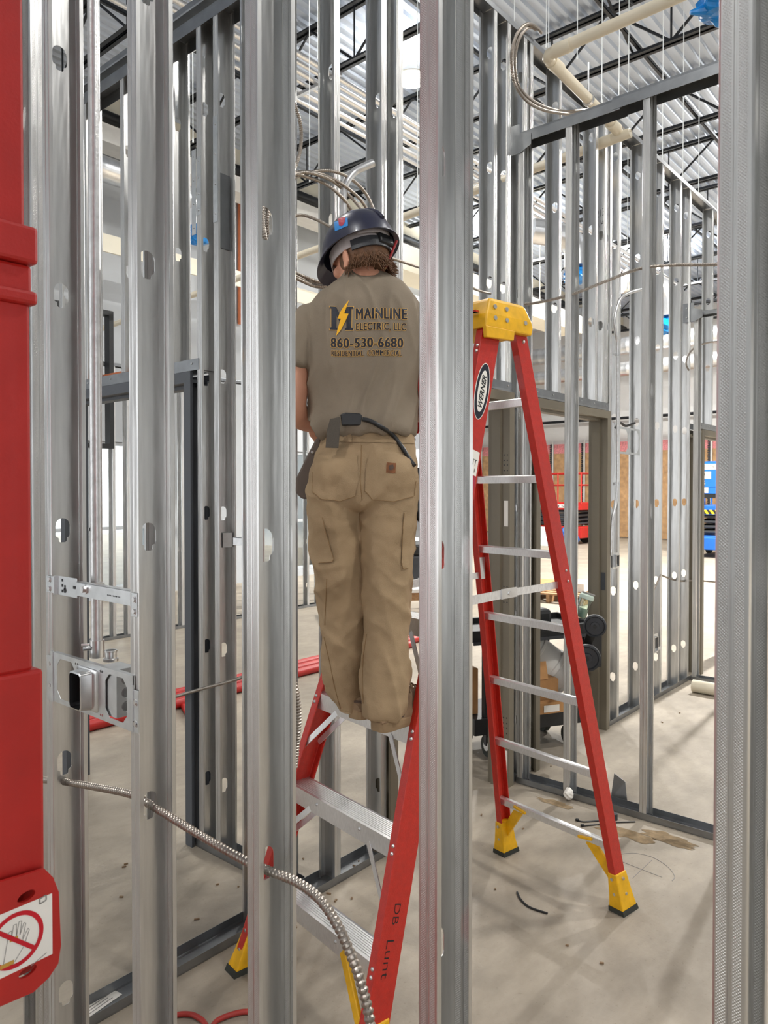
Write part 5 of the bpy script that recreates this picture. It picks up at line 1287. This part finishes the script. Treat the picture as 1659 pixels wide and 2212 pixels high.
o = obj('box_duct', MB().box2((1.5, 9.55, 6.42), (14.0, 9.95, 6.66)).box2((1.5, 9.53, 6.40), (14.0, 9.56, 6.44)), 'white_plastic', loc=(1.5, 9.55, 6.42)); tag(o, 'long pale rectangular duct along the grey back wall', 'duct')
o = obj('black_pipe', MB().cyl((-2, 10.05, 7.02), (24.2, 10.05, 7.02), 0.085, 16), 'black_plastic', loc=(-2, 10.05, 7.02), smooth=60); tag(o, 'long black insulated pipe under the cream wall band', 'pipe')
o = obj('strip_rail', MB().box2((3.0, 9.2, 4.93), (14.0, 9.26, 5.02)).box2((3.0, 9.19, 4.78), (14.0, 9.22, 4.93)), 'cream_wall', loc=(3.0, 9.2, 4.93)); tag(o, 'cream horizontal rail on the grey wall behind the double studs', 'rail')
p = at(518, 700, 'y', YB - 0.04); p2 = at(518, 420, 'y', YB - 0.04)
o = obj('orange_pipe', MB().cyl(p, p2, 0.038, 12), 'orange_wood', loc=p, smooth=60); tag(o, 'vertical orange pipe squeezed between the double studs and the next near stud', 'pipe')
for i, (z, r, ya, yb, lb) in enumerate(((5.62, 0.24, 4.0, 17.5, 'middle long spiral duct high before the far white wall'), (4.98, 0.20, 4.0, 17.5, 'lower long spiral duct before the far white wall'), (6.62, 0.26, 9.0, 17.5, 'upper spiral duct before the far white wall, left of the cross wall stud'))):
    o = obj('spiral_duct', spiral((20, ya, z), (20, yb, z), r, rib=0.3).cyl((20, ya + 2.2, z), (20, ya + 2.2, ZD), 0.01, 6).cyl((20, yb - 2, z), (20, yb - 2, ZD), 0.01, 6), 'spiral_duct', loc=(20, ya, z), smooth=40); tag(o, lb, 'duct', 'round ducts')
for i, (sx, sy, d, lb) in enumerate(((1246, 560, 11.5, 'shiny duct elbow with blue wrapped end over the right tan doorway'), (1443, 668, 15, 'small duct elbow with blue wrapped end left of the low rail bracket'))):
    c = atd(sx, sy, d); k = d / 11.5
    t = obj('duct_elbow', MB().tube(smooth_path([c + Vector((-0.5, 0.5, 0.42)) * k, c + Vector((-0.2, 0.2, 0.36)) * k, c + Vector((-0.02, 0.02, 0.2)) * k, c - ZV * 0.12 * k]), 0.19 * k, 16).cyl(c + Vector((-0.2, 0.2, 0.5)) * k, Vector((c.x - 0.2 * k, c.y + 0.2 * k, ZD)), 0.01, 6), 'spiral_duct', loc=c, smooth=40); tag(t, lb, 'duct', 'round ducts')
    obj('wrap', crumple(c - ZV * 0.26 * k, (0.2 * k, 0.2 * k, 0.13 * k), 5 + i), 'blue_wrap', t)
t = obj('duct_stub', MB().cyl(atd(1600, 20, 4.4), atd(1700, 8, 4.6), 0.12, 20), 'spiral_duct', loc=atd(1600, 20, 4.4), smooth=60); tag(t, 'duct end wrapped in shiny blue film at the top right corner', 'duct', 'round ducts')
obj('wrap', crumple(atd(1560, 12, 4.38), (0.14, 0.14, 0.085), 9).cyl(atd(1530, 22, 4.37), atd(1491, 27, 4.37), 0.04, 10, 0.012), 'blue_wrap', t)
# wide cream soffit ducts seen past the hard hat
o = obj('box_duct', MB().box2((9.0, 7.9, 5.35), (16.5, 8.5, 5.75)).cyl((10, 8.2, 5.7), (10, 8.2, ZD), 0.01, 6).cyl((15, 8.2, 5.7), (15, 8.2, ZD), 0.01, 6), 'cream_wall', loc=(9.0, 7.9, 5.35)); tag(o, 'cream boxed duct behind the tall studs over the left tan doorway', 'duct')

# ------------------------------------------------------------------ far right wall: furring studs with kraft batts
def batt(i, y):
    t = thing('insulation_batt', 'tan kraft-faced insulation batt with pink top on the far wall, %s counted from the right' % ORD[i], 'insulation', (XF - 0.06, y, 0), 'insulation batts on the far wall')
    obj('kraft_face', MB().box2((XF - 0.07, y - 0.26, 0.02), (XF - 0.004, y + 0.26, 2.93)), 'kraft', t)
    obj('pink_top', MB().box2((XF - 0.06, y - 0.26, 2.93), (XF - 0.004, y + 0.26, 3.27)), 'pink_wool', t)
ys = [5.8 + 0.61 * k for k in range(20)]
for i, y in enumerate(ys): batt(i, y)
def scallop(i, y):
    t = thing('furring_stud', 'pale furring stud with scalloped edge on the far wall, %s from the right' % ORD[i], 'metal stud', (XF - 0.09, y, 0), 'furring studs on the far wall')
    obj('flange', MB().box2((XF - 0.115, y - 0.06, 0.0), (XF - 0.11, y + 0.0, 3.35)), 'white_plastic', t)
    mb = MB(); n = 22
    for k in range(n):
        z = 0.08 + 3.2 * k / n; h = 3.2 / n
        mb.prism([Vector((XF - 0.112, y + 0.0, z)), Vector((XF - 0.112, y + 0.10, z + h * 0.15)), Vector((XF - 0.112, y + 0.06, z + h * 0.5)), Vector((XF - 0.112, y + 0.10, z + h * 0.85)), Vector((XF - 0.112, y + 0.0, z + h))], (0.004, 0, 0))
    obj('scalloped_web', mb, 'dark_grey', t)
for i, y in enumerate(ys): scallop(i, y - 0.30)
o = obj('sprinkler_main', MB().cyl((XF - 0.25, -5, 4.05), (XF - 0.25, YE - 0.1, 4.05), 0.05, 10), 'joist_paint', loc=(XF - 0.25, -5, 4.05), smooth=60); tag(o, 'thin dark pipe running along the far white wall above the pink insulation', 'pipe')

# ------------------------------------------------------------------ lifts in the hall
def face_text(s, c, wv, hv, m, par, bold=0.01): return obj('lettering', text_on(MB(), s, Vector(c) - wv / 2 - hv / 2, wv, hv, bold), m, par)
def scissor(label, c, yaw, L, W, col, zdeck, zrail, nst):
    a = Vector((math.cos(yaw), math.sin(yaw), 0)); b = Vector((-a.y, a.x, 0)); c = Vector(c)
    t = thing('scissor_lift', label, 'scissor lift', c, 'scissor lifts'); R = Matrix((a, b, ZV)).transposed()
    def bx(nm, o, d, m, par=t, bev=0.0): return obj(nm, MB().box(c + a * o[0] + b * o[1] + ZV * o[2], d, R), m, par, bevel=bev)
    ch = bx('chassis', (0, 0, 0.36), (L, W, 0.34), col, t, 0.02)
    for i in (-1, 1):
        for j in (-1, 1):
            p = c + a * (i * L * 0.36) + b * (j * (W / 2 - 0.02)) + ZV * 0.17; obj('wheel', MB().cyl(p - b * 0.05, p + b * 0.05, 0.17, 20), 'rubber', t)
    h = (zdeck - 0.55) / nst
    for k in range(nst):
        z = 0.55 + h * k; mb = MB()
        for j in (-1, 1):
            for s in (-1, 1): mb.beam(c + a * (-s * L * 0.42) + b * (j * W * 0.40) + ZV * (z + 0.03), c + a * (s * L * 0.42) + b * (j * W * 0.40) + ZV * (z + h - 0.03), 0.05, 0.07, ZV)
        for s in (-1, 1): mb.cyl(c + a * (s * L * 0.42) - b * W * 0.42 + ZV * (z + h * 0.5), c + a * (s * L * 0.42) + b * W * 0.42 + ZV * (z + h * 0.5), 0.035, 10)
        obj('scissor_arms', mb, 'dark_grey', t)
    bx('platform', (0, 0, zdeck + 0.09), (L, W, 0.22), col, t, 0.01)
    mb = MB()
    for z in (zdeck + 0.72, zrail):
        for j in (-1, 1): mb.cyl(c + a * (-L / 2) + b * (j * W / 2) + ZV * z, c + a * (L / 2) + b * (j * W / 2) + ZV * z, 0.022, 8)
        for i in (-1, 1): mb.cyl(c + a * (i * L / 2) - b * (W / 2) + ZV * z, c + a * (i * L / 2) + b * (W / 2) + ZV * z, 0.022, 8)
    for i in (-1, -0.33, 0.33, 1):
        for j in (-1, 1): mb.cyl(c + a * (i * L / 2) + b * (j * W / 2) + ZV * (zdeck + 0.15), c + a * (i * L / 2) + b * (j * W / 2) + ZV * zrail, 0.022, 8)
    obj('guard_rail', mb, col, t)
    return t, a, b, R, c
t, a, b, R, c = scissor('red scissor lift with railing in the far hall, seen through the right tan doorway', (20.9, 10.9, 0), math.pi / 2 - 0.04, 2.3, 0.9, 'lift_red', 1.05, 2.12, 4)
fc = c + b * (0.452) + ZV * 1.14
obj('name_strip', MB().box(fc + a * -0.0 + b * 0.003, (1.5, 0.006, 0.1), R), 'white_label', t)
face_text('U.S. RENTS', fc + b * 0.008, -a * 1.2, ZV * 0.06, 'black_ink', t); face_text('32', c + b * 0.46 + ZV * 1.14 - a * 0.95, -a * 0.18, ZV * 0.09, 'white_label', t)
t, a, b, R, c = scissor('blue scissor lift parked far away at the right photo edge', (19.4, 5.65, 0), 0.0, 1.7, 0.80, 'blue_paint', 1.05, 2.2, 4)
f = c - a * 0.86; W_ = -b
obj('end_panel', MB().box(f + ZV * 2.0, (0.04, 0.78, 0.62), R).box(f + ZV * 1.46 + b * 0.36, (0.04, 0.06, 0.5), R).box(f + ZV * 1.46 - b * 0.36, (0.04, 0.06, 0.5), R).box(f + ZV * 1.62, (0.04, 0.78, 0.16), R), 'blue_paint', t)
obj('end_bumper', MB().box(f - a * 0.03 + ZV * 0.34, (0.06, 0.80, 0.3), R), 'blue_paint', t, bevel=0.02)
obj('control_box', MB().box(f + a * 0.05 + ZV * 1.49, (0.1, 0.6, 0.12), R), 'black_plastic', t)
obj('sign_plate', MB().box(f - a * 0.022 + ZV * 2.18 + b * 0.06, (0.004, 0.56, 0.13), R), 'white_label', t); face_text('MAZZOTTA', f - a * 0.026 + ZV * 2.18 + b * 0.06, W_ * 0.48, ZV * 0.07, 'black_ink', t)
obj('sign_plate', MB().box(f - a * 0.022 + ZV * 1.98 + b * 0.10, (0.004, 0.4, 0.17), R), 'white_label', t); face_text('SL 1323-19', f - a * 0.026 + ZV * 2.0 + b * 0.10, W_ * 0.33, ZV * 0.07, 'black_ink', t)
obj('sign_plate', MB().box(f - a * 0.022 + ZV * 1.62 + b * 0.08, (0.004, 0.24, 0.13), R), 'white_label', t)
face_text('S', f - a * 0.026 + ZV * 1.80 + b * 0.08, W_ * 0.10, ZV * 0.1, 'white_label', t)
mb = MB(); mk = MB()
for k in range(6):
    p = f - a * 0.023 + ZV * 1.10 + b * (0.39 - 0.13 * k); q = [p + ZV * 0.05, p + ZV * 0.05 - b * 0.065, p - ZV * 0.05 - b * 0.13, p - ZV * 0.05 - b * 0.065]; mb.prism(q, -a * 0.002)
obj('hazard_field', MB().box(f - a * 0.021 + ZV * 1.10, (0.003, 0.78, 0.1), R), 'black_yellow', t); obj('hazard_stripes', mb, 'black_ink', t)
# stacked material under the red lift
c = at(1205, 1174, 'z', 0); o = obj('crate', MB().box(c + Vector((-0.75, 0.5, 0.26)), (0.6, 1.4, 0.52)), 'pale_panel', loc=c); tag(o, 'pale blue-white crate on the floor in front of the red lift', 'crate')
c = at(1250, 1177, 'z', 0); o = obj('tarp_bundle', crumple(c + Vector((-0.7, 0.0, 0.27)), (0.30, 0.30, 0.30), 4, 20, 12), 'navy_tarp', loc=c); tag(o, 'bundle under navy tarp beside the pale crate', 'bundle')
# pallet with boards beyond the doorway
c = at(1215, 1292, 'z', 0); t = thing('pallet', 'wooden pallet with boards and cartons on the far floor through the right tan doorway', 'pallet', c)
ry = Matrix.Rotation(0.1, 3, 'Z')
for k in range(6): obj('deck_board', MB().box(c + ry @ Vector((-0.5 + 0.2 * k, 0, 0.125)), (0.12, 1.1, 0.02), ry), 'wood', t)
for k in (-1, 0, 1): obj('runner', MB().box(c + ry @ Vector((0, 0.5 * k, 0.06)), (1.15, 0.05, 0.11), ry), 'wood', t)
o = obj('carton', MB().box(c + Vector((0.1, -0.18, 0.20)), (0.55, 0.42, 0.12), ry), 'white_plastic', loc=c + Vector((0.1, -0.18, 0.14)), bevel=0.004); tag(o, 'low white carton lying on the far pallet', 'box')
o = obj('board_stack', MB().box(c + Vector((-0.15, 0.32, 0.16)), (0.7, 0.42, 0.05), ry).box(c + Vector((-0.12, 0.33, 0.215)), (0.66, 0.4, 0.05), ry), 'cardboard', loc=c + Vector((-0.15, 0.32, 0.14))); tag(o, 'short stack of tan boards on the far pallet', 'boards')

# ------------------------------------------------------------------ tool cart in the right doorway
C0 = Vector((4.455, 2.02, 0)); CA = Vector((-0.874, 0.485, 0)); CB = Vector((0.485, 0.874, 0)); CR = Matrix((CA, CB, ZV)).transposed()
def CP(u, v, z): return C0 + CA * u + CB * v + ZV * z
cart = thing('tool_cart', 'black rolling tool cart with two trays and spare casters, standing in the right tan doorway', 'cart', CP(0.45, 0.22, 0))
def cbox(nm, u0, u1, v0, v1, z0, z1, m, par=cart, bev=0.004): return obj(nm, MB().box(CP((u0 + u1) / 2, (v0 + v1) / 2, (z0 + z1) / 2), (u1 - u0, v1 - v0, z1 - z0), CR), m, par, bevel=bev)
tt = MB().box(CP(0.45, 0.22, 0.735), (0.90, 0.44, 0.035), CR)
for (u, v, w, d) in ((0.45, 0.012, 0.9, 0.024), (0.45, 0.428, 0.9, 0.024), (0.012, 0.22, 0.024, 0.44), (0.888, 0.22, 0.024, 0.44)): tt.box(CP(u, v, 0.755), (w, d, 0.065), CR)
obj('top_tray', tt, 'black_plastic', cart, bevel=0.006); obj('rib_strip', MB().box(CP(0.45, 0.0, 0.712), (0.86, 0.012, 0.02), CR), 'dark_grey', cart)
cbox('bottom_tray', 0.06, 0.86, 0.02, 0.42, 0.15, 0.25, 'black_plastic')
for u in (0.14, 0.76):
    for v in (0.05, 0.39): cbox('post', u - 0.03, u + 0.03, v - 0.02, v + 0.02, 0.25, 0.72, 'black_plastic')
for u in (0.16, 0.74):
    for v in (0.07, 0.37):
        p = CP(u, v, 0.065); w = obj('caster', MB().cyl(p - CA * 0.018, p + CA * 0.018, 0.065, 20), 'rubber', cart); obj('hub', MB().cyl(p - CA * 0.02, p + CA * 0.02, 0.03, 14), 'white_plastic', w); obj('fork', MB().box(p + ZV * 0.05, (0.05, 0.03, 0.09), CR), 'dark_grey', w)
vdir = (OV - CP(0, 0, 0.6)); vdir.z = 0; vdir.normalize()
arm = cbox('folded_bracket', -0.03, 0.10, -0.01, 0.04, 0.50, 0.70, 'black_plastic')
for (sx, sy, r) in ((1285, 1352, 0.062), (1268, 1421, 0.073)):
    p = atd(sx, sy, 4.10 if sx > 1280 else 4.06)
    w = obj('caster', MB().lathe(p - vdir * 0.02, vdir, [(0.0, 0), (r, 0), (r, 0.004), (r * 1.0, 0.036), (r * 0.86, 0.04), (r * 0.78, 0.03), (r * 0.4, 0.03), (r * 0.38, 0.045), (0.0, 0.045)], 28), 'dark_grey', cart, smooth=40)
    obj('hub', MB().cyl(p + vdir * 0.024, p + vdir * 0.03, r * 0.18, 10), 'black_plastic', w); obj('fork', MB().beam(p - vdir * 0.03, CP(0.05, 0.05, 0.62), 0.05, 0.02, vdir), 'black_plastic', w)
# things on the cart
bt = at(1252, 1337, 'z', 0.775); bt = Vector((bt.x, bt.y, 0.773)); ba = (ZV * 0.95 + RV * 0.33).normalized(); bt = bt + ZV * 0.014
bottle = thing('water_bottle', 'clear tilted drinking bottle with pale lid, leaning on the cart top', 'bottle', bt)
obj('bottle_body', MB().lathe(bt, ba, [(0.0, 0.0), (0.036, 0.0), (0.040, 0.006), (0.041, 0.06), (0.044, 0.12), (0.046, 0.128), (0.046, 0.132)], 24), 'bottle_glass', bottle, smooth=50)
obj('water', MB().lathe(bt, ba, [(0.0, 0.004), (0.034, 0.004), (0.0375, 0.01), (0.038, 0.062), (0.0, 0.062)], 24), 'bottle_lid', bottle, smooth=50)
obj('lid', MB().lathe(bt + ba * 0.126, ba, [(0.045, 0.0), (0.049, 0.003), (0.048, 0.026), (0.040, 0.034), (0.0, 0.036)], 24), 'bottle_lid', bottle, smooth=40)
lp = bt + ba * 0.166; obj('flip_cap', MB().beam(lp - RV * 0.035 + ZV * 0.012, lp + RV * 0.045 - ZV * 0.014, 0.03, 0.012, ba), 'grey_ink', bottle, bevel=0.004)
def onc(nm, lb, cat, u, v, z, d, m, bev=0.008):
    o = obj(nm, MB().box(CP(u, v, z + d[2] / 2), d, CR), m, loc=CP(u, v, z), bevel=bev); return tag(o, lb, cat, 'gear on the tool cart')
o = onc('tool_bag', 'black tool bag on the cart top left of the bottle', 'bag', 0.33, 0.22, 0.755, (0.16, 0.2, 0.115), 'black_plastic', 0.03)
o = onc('battery_charger', 'dark cordless battery on the cart top with a red mark', 'battery', 0.455, 0.16, 0.755, (0.07, 0.1, 0.09), 'dark_grey'); obj('red_mark', MB().box(CP(0.455, 0.108, 0.80), (0.03, 0.003, 0.03), CR), 'red_ink', o)
onc('parts_case', 'flat green case at the front of the cart top', 'case', 0.37, 0.07, 0.755, (0.2, 0.08, 0.03), 'green_plastic')
o = onc('white_box', 'white tilted box behind the tools on the cart top', 'box', 0.45, 0.33, 0.755, (0.12, 0.1, 0.16), 'white_plastic')
bz0 = 0.252
o = onc('cardboard_box', 'open cardboard box with a white letter A on the cart\'s bottom tray', 'box', 0.40, 0.14, bz0, (0.28, 0.2, 0.19), 'cardboard', 0.002); obj('box_flap', MB().box(CP(0.44, 0.05, 0.50), (0.2, 0.006, 0.11), CR @ Matrix.Rotation(-0.25, 3, 'X')), 'cardboard', o); face_text('A', CP(0.43, 0.036, 0.40), -CA * 0.03, ZV * 0.035, 'white_label', o)
o = onc('parts_carton', 'low tan carton with a paper label hung at the front of the bottom tray', 'box', 0.38, -0.01, 0.252, (0.22, 0.05, 0.07), 'cardboard', 0.002); obj('paper_label', MB().box(CP(0.36, -0.037, 0.284), (0.11, 0.002, 0.042), CR), 'white_label', o)
tub = CP(0.22, 0.27, 0.50)
rt = Matrix.Rotation(0.7, 3, FH); ax = rt @ RV
o = obj('white_tub', MB().lathe(tub - ax * 0.20, ax, [(0.0, 0), (0.10, 0.0), (0.115, 0.02), (0.118, 0.10), (0.125, 0.105), (0.125, 0.12), (0.12, 0.125), (0.125, 0.24), (0.132, 0.245), (0.132, 0.27), (0.12, 0.28), (0.128, 0.36), (0.135, 0.365), (0.135, 0.385), (0.0, 0.39)], 28), 'white_plastic', loc=tub, smooth=40); tag(o, 'white ribbed plastic tub lying tilted between the cart trays', 'tub', 'gear on the tool cart')
p = at(1030, 1500, 'z', 0.3); o = obj('cardboard_box', MB().box(CP(0.815, 0.22, 0.252 + 0.14), (0.06, 0.2, 0.28), CR), 'cardboard', loc=CP(0.815, 0.22, 0.252), bevel=0.003); tag(o, 'tall cardboard box at the cart\'s left end, behind the ladder\'s far rear rail', 'box', 'gear on the tool cart')
# ------------------------------------------------------------------ sawhorse bench seen right of the worker's legs
c = at(895, 1330, 'z', 0); t = thing('work_bench', 'low work bench with dark gear seen in the gap right of the worker\'s legs', 'bench', c)
ry = Matrix.Rotation(-0.7, 3, 'Z')
zt = at(895, 1262, 'x', c.x).z
obj('top', MB().box(c + ZV * zt, (0.7, 1.3, 0.04), ry), 'white_plastic', t); obj('apron', MB().box(c + ZV * (zt - 0.07), (0.64, 1.24, 0.1), ry), 'wood', t)
for i in (-1, 1):
    for j in (-1, 1): obj('leg', MB().box(c + ry @ Vector((0.28 * i, 0.55 * j, 0)) + ZV * (zt / 2 - 0.01), (0.06, 0.06, zt - 0.02), ry), 'wood', t)
o = obj('tool_case', MB().box(c + ZV * (zt + 0.02 + 0.19), (0.4, 0.7, 0.38), ry), 'dark_grey', loc=c + ZV * (zt + 0.02), bevel=0.03); tag(o, 'dark grey tool case standing on the low work bench', 'case')
obj('lid', MB().box(c + ZV * (zt + 0.47), (0.38, 0.66, 0.14), ry), 'black_plastic', o, bevel=0.03)

# ------------------------------------------------------------------ floor clutter
for i, (yy, zz, x0, x1, lb) in enumerate(((4.74, 0.038, 1.9, 6.0, 'nearest of the red pipes lying on the floor behind the near studs'), (4.86, 0.038, 1.6, 6.3, 'middle of the red pipes lying on the floor behind the near studs'), (4.98, 0.038, 2.2, 6.4, 'farthest of the red pipes lying on the floor behind the near studs'))):
    o = obj('red_pipe', MB().lathe((x0, yy, zz), (1, 0, 0), [(0.031, 0), (0.037, 0), (0.037, x1 - x0), (0.031, x1 - x0)], 16), 'lift_red', loc=(x0, yy, zz), smooth=50); tag(o, lb, 'pipe', 'red pipes on the floor')
a, b = at(372, 1487, 'z', 0.02), at(420, 1565, 'z', 0.02); o = obj('red_pipe', MB().cyl(a + ZV * 0.0, b, 0.02, 12), 'lift_red', loc=a, smooth=60); tag(o, 'thin red pipe lying askew in front of the other red pipes', 'pipe', 'red pipes on the floor')
hp_ = [at(sx, sy, 'z', 0.009) for sx, sy in ((330, 2240), (372, 2197), (410, 2191), (437, 2204), (452, 2222), (470, 2204), (505, 2190), (540, 2186), (600, 2200))]
o = obj('air_hose', MB().tube(smooth_path(hp_), 0.008, 10), 'hose_red', loc=hp_[1], smooth=60); tag(o, 'red hose curling over the floor at the bottom left edge', 'hose')
a = at(1497, 1481, 'z', 0.05); b = at(1560, 1492, 'z', 0.05); o = obj('pipe_offcut', MB().lathe(a, b - a, [(0.042, 0), (0.05, 0), (0.05, (b - a).length * 1.6), (0.042, (b - a).length * 1.6)], 18), 'pvc', loc=a, smooth=50); tag(o, 'white pipe offcut lying on the floor near the right photo edge', 'pipe')
def tie(sxy, lb, head=True, r=0.0035):
    pts = [at(a, b, 'z', r) for a, b in sxy]; o = obj('cable_tie', MB().tube(smooth_path(pts), r, 6), 'black_plastic', loc=pts[0])
    if head: obj('tie_head', MB().box(pts[0] + ZV * 0.002, (0.012, 0.014, 0.01)), 'black_plastic', o)
    return tag(o, lb, 'cable tie', 'cable ties on the floor')
tie([(1117, 1927), (1125, 1943), (1145, 1960), (1183, 1973)], 'curved black strip lying alone between the ladder\'s rear feet', False, 0.004)
tie([(1258, 1784), (1290, 1781), (1320, 1777), (1372, 1775)], 'straight cable tie lying beside the ladder\'s rear foot, the nearer one')
tie([(1247, 1772), (1262, 1775), (1300, 1772), (1330, 1768)], 'cable tie lying beside the ladder\'s rear foot, the farther one')
mb = MB().lathe(at(1326, 1770, 'z', 0.0), (0, 0, 1), [(0.012, 0), (0.018, 0), (0.018, 0.03), (0.012, 0.03)], 14); o = obj('bushing', mb, 'dark_grey', loc=at(1326, 1770, 'z', 0)); tag(o, 'small dark ring standing on the floor beside the cable ties', 'bushing')
p = at(1340, 1710, 'z', 0.006); o = obj('metal_scrap', MB().box(p, (0.07, 0.03, 0.008), Matrix.Rotation(0.5, 3, 'Z')), 'bright_steel', loc=p); tag(o, 'small bright metal scrap on the floor behind the cross wall track', 'scrap')
p = at(1228, 1715, 'z', 0.035); o = obj('paper_scrap', crumple(p, (0.03, 0.025, 0.03), 2, 12, 8), 'white_label', loc=p); tag(o, 'crumpled paper in the cross wall track at the foot of its first stud', 'paper')
p = at(1355, 1735, 'z', 0.0); o = obj('steel_offcut', MB().prism([p, p + Vector((0.0, 0.09, 0)), p + Vector((0.02, 0.08, 0.13)), p + Vector((0.02, 0.02, 0.10))], (0.003, 0, 0)), 'galv_track', loc=p); tag(o, 'bent steel offcut leaning in the track left of the second cross wall stud', 'scrap')
a = at(205, 2172, 'z', 0.003); o = obj('paper_slip', MB().box(a, (0.16, 0.06, 0.001), Matrix.Rotation(0.15, 3, 'Z')), 'white_label', loc=a); tag(o, 'printed white paper slip in the floor track between the first two near studs', 'paper')
mb = MB()
for k in range(4): mb.box(a + Vector((0.0, -0.018 + 0.012 * k, 0.0008)), (0.11 - 0.02 * (k % 2), 0.003, 0.0004), Matrix.Rotation(0.15, 3, 'Z'))
obj('print_lines', mb, 'grey_ink', o)
rng = random.Random(5)
crumbs = [(262, 1937), (268, 1872), (272, 1866), (655, 1855), (710, 1930), (725, 1945), (760, 1940), (765, 1870), (775, 1860), (1130, 1790), (1185, 1770), (1040, 1760), (1075, 1652), (1230, 1790), (1070, 1920), (425, 1985), (470, 1910), (1300, 2080), (1015, 1960), (1468, 1540), (1430, 1560), (1060, 1630), (1190, 1655), (1225, 2042), (515, 1915), (640, 2002)]
mb = MB()
for sx, sy in crumbs:
    p = at(sx, sy, 'z', 0.003); L = rng.uniform(0.006, 0.02); mb.box(p, (L, 0.006, 0.005), Matrix.Rotation(rng.uniform(0, 3), 3, 'Z'))
o = obj('debris', mb, 'leather', loc=at(760, 1900, 'z', 0)); tag(o, 'scattered crumbs and shavings on the concrete floor', 'debris', kind='stuff')
def blot(sx, sy, rx, ry, seed):
    c = at(sx, sy, 'z', 0.0012); n = 40; pts = []
    for k in range(n):
        t = 2 * math.pi * k / n; r = 1 + 0.6 * noise.noise(Vector((math.cos(t) * 2.2, math.sin(t) * 2.2, seed))); pts.append(c + Vector((rx * r * math.cos(t), ry * r * math.sin(t), 0)))
    return pts
mb = MB()
for q in ((1350, 1800, 0.05, 0.14, 1), (1440, 1810, 0.05, 0.12, 2), (1465, 1823, 0.03, 0.07, 4), (1200, 1735, 0.03, 0.10, 3)):
    pts = blot(*q); mb.add(pts, [tuple(range(len(pts)))])
o = obj('dirt_stain', mb, 'dirt', loc=at(1400, 1805, 'z', 0)); tag(o, 'brown dirt stains on the floor in front of the cross wall track', 'dirt', kind='stuff')
# pencil layout mark drawn on the slab
mb = MB().tube(smooth_path([at(a, b, 'z', 0.0006) for a, b in ((1335, 1846), (1370, 1843), (1410, 1852), (1442, 1872), (1457, 1892), (1452, 1903))]), 0.0016, 4).tube([at(1345, 1862, 'z', 0.0006), at(1430, 1895, 'z', 0.0006)], 0.0014, 4).tube([at(1408, 1858, 'z', 0.0006), at(1366, 1897, 'z', 0.0006)], 0.0014, 4)
o = obj('layout_mark', mb, 'grey_ink', loc=at(1400, 1870, 'z', 0)); tag(o, 'pencil arc and cross drawn on the floor right of the ladder\'s rear foot', 'floor mark')
# handwriting on studs
def scrawl(s, sx, sy, ax, v, xd, h, par):
    p = at(sx, sy, ax, v); yv = ZV * h; return obj('handwriting', text_on(MB(), s, p, Vector(xd), yv, -0.012), 'black_ink', par)

sT = [o for o in COL.objects if o.get('label', '').startswith('last short stud over the right')][0]
def stud_note(txt, p, xv, yv, par):
    inv = par.matrix_world.inverted(); bpy.context.view_layer.update(); inv = par.matrix_world.inverted()
    mb = text_on(MB(), txt, p, xv, yv, -0.014); mb.v = [inv @ v for v in mb.v]
    me = mb.mesh('handwriting'); link('handwriting', me, 'black_ink', par)
xw = 4.795 - 0.0015
stud_note('213', Vector((xw, W2Y + 0.075, 3.475)), Vector((0, -0.055, 0.012)), Vector((0, 0, 0.05)), sT)
stud_note('/4', Vector((xw, W2Y + 0.055, 3.41)), Vector((0, -0.035, 0.006)), Vector((0, 0, 0.045)), sT)
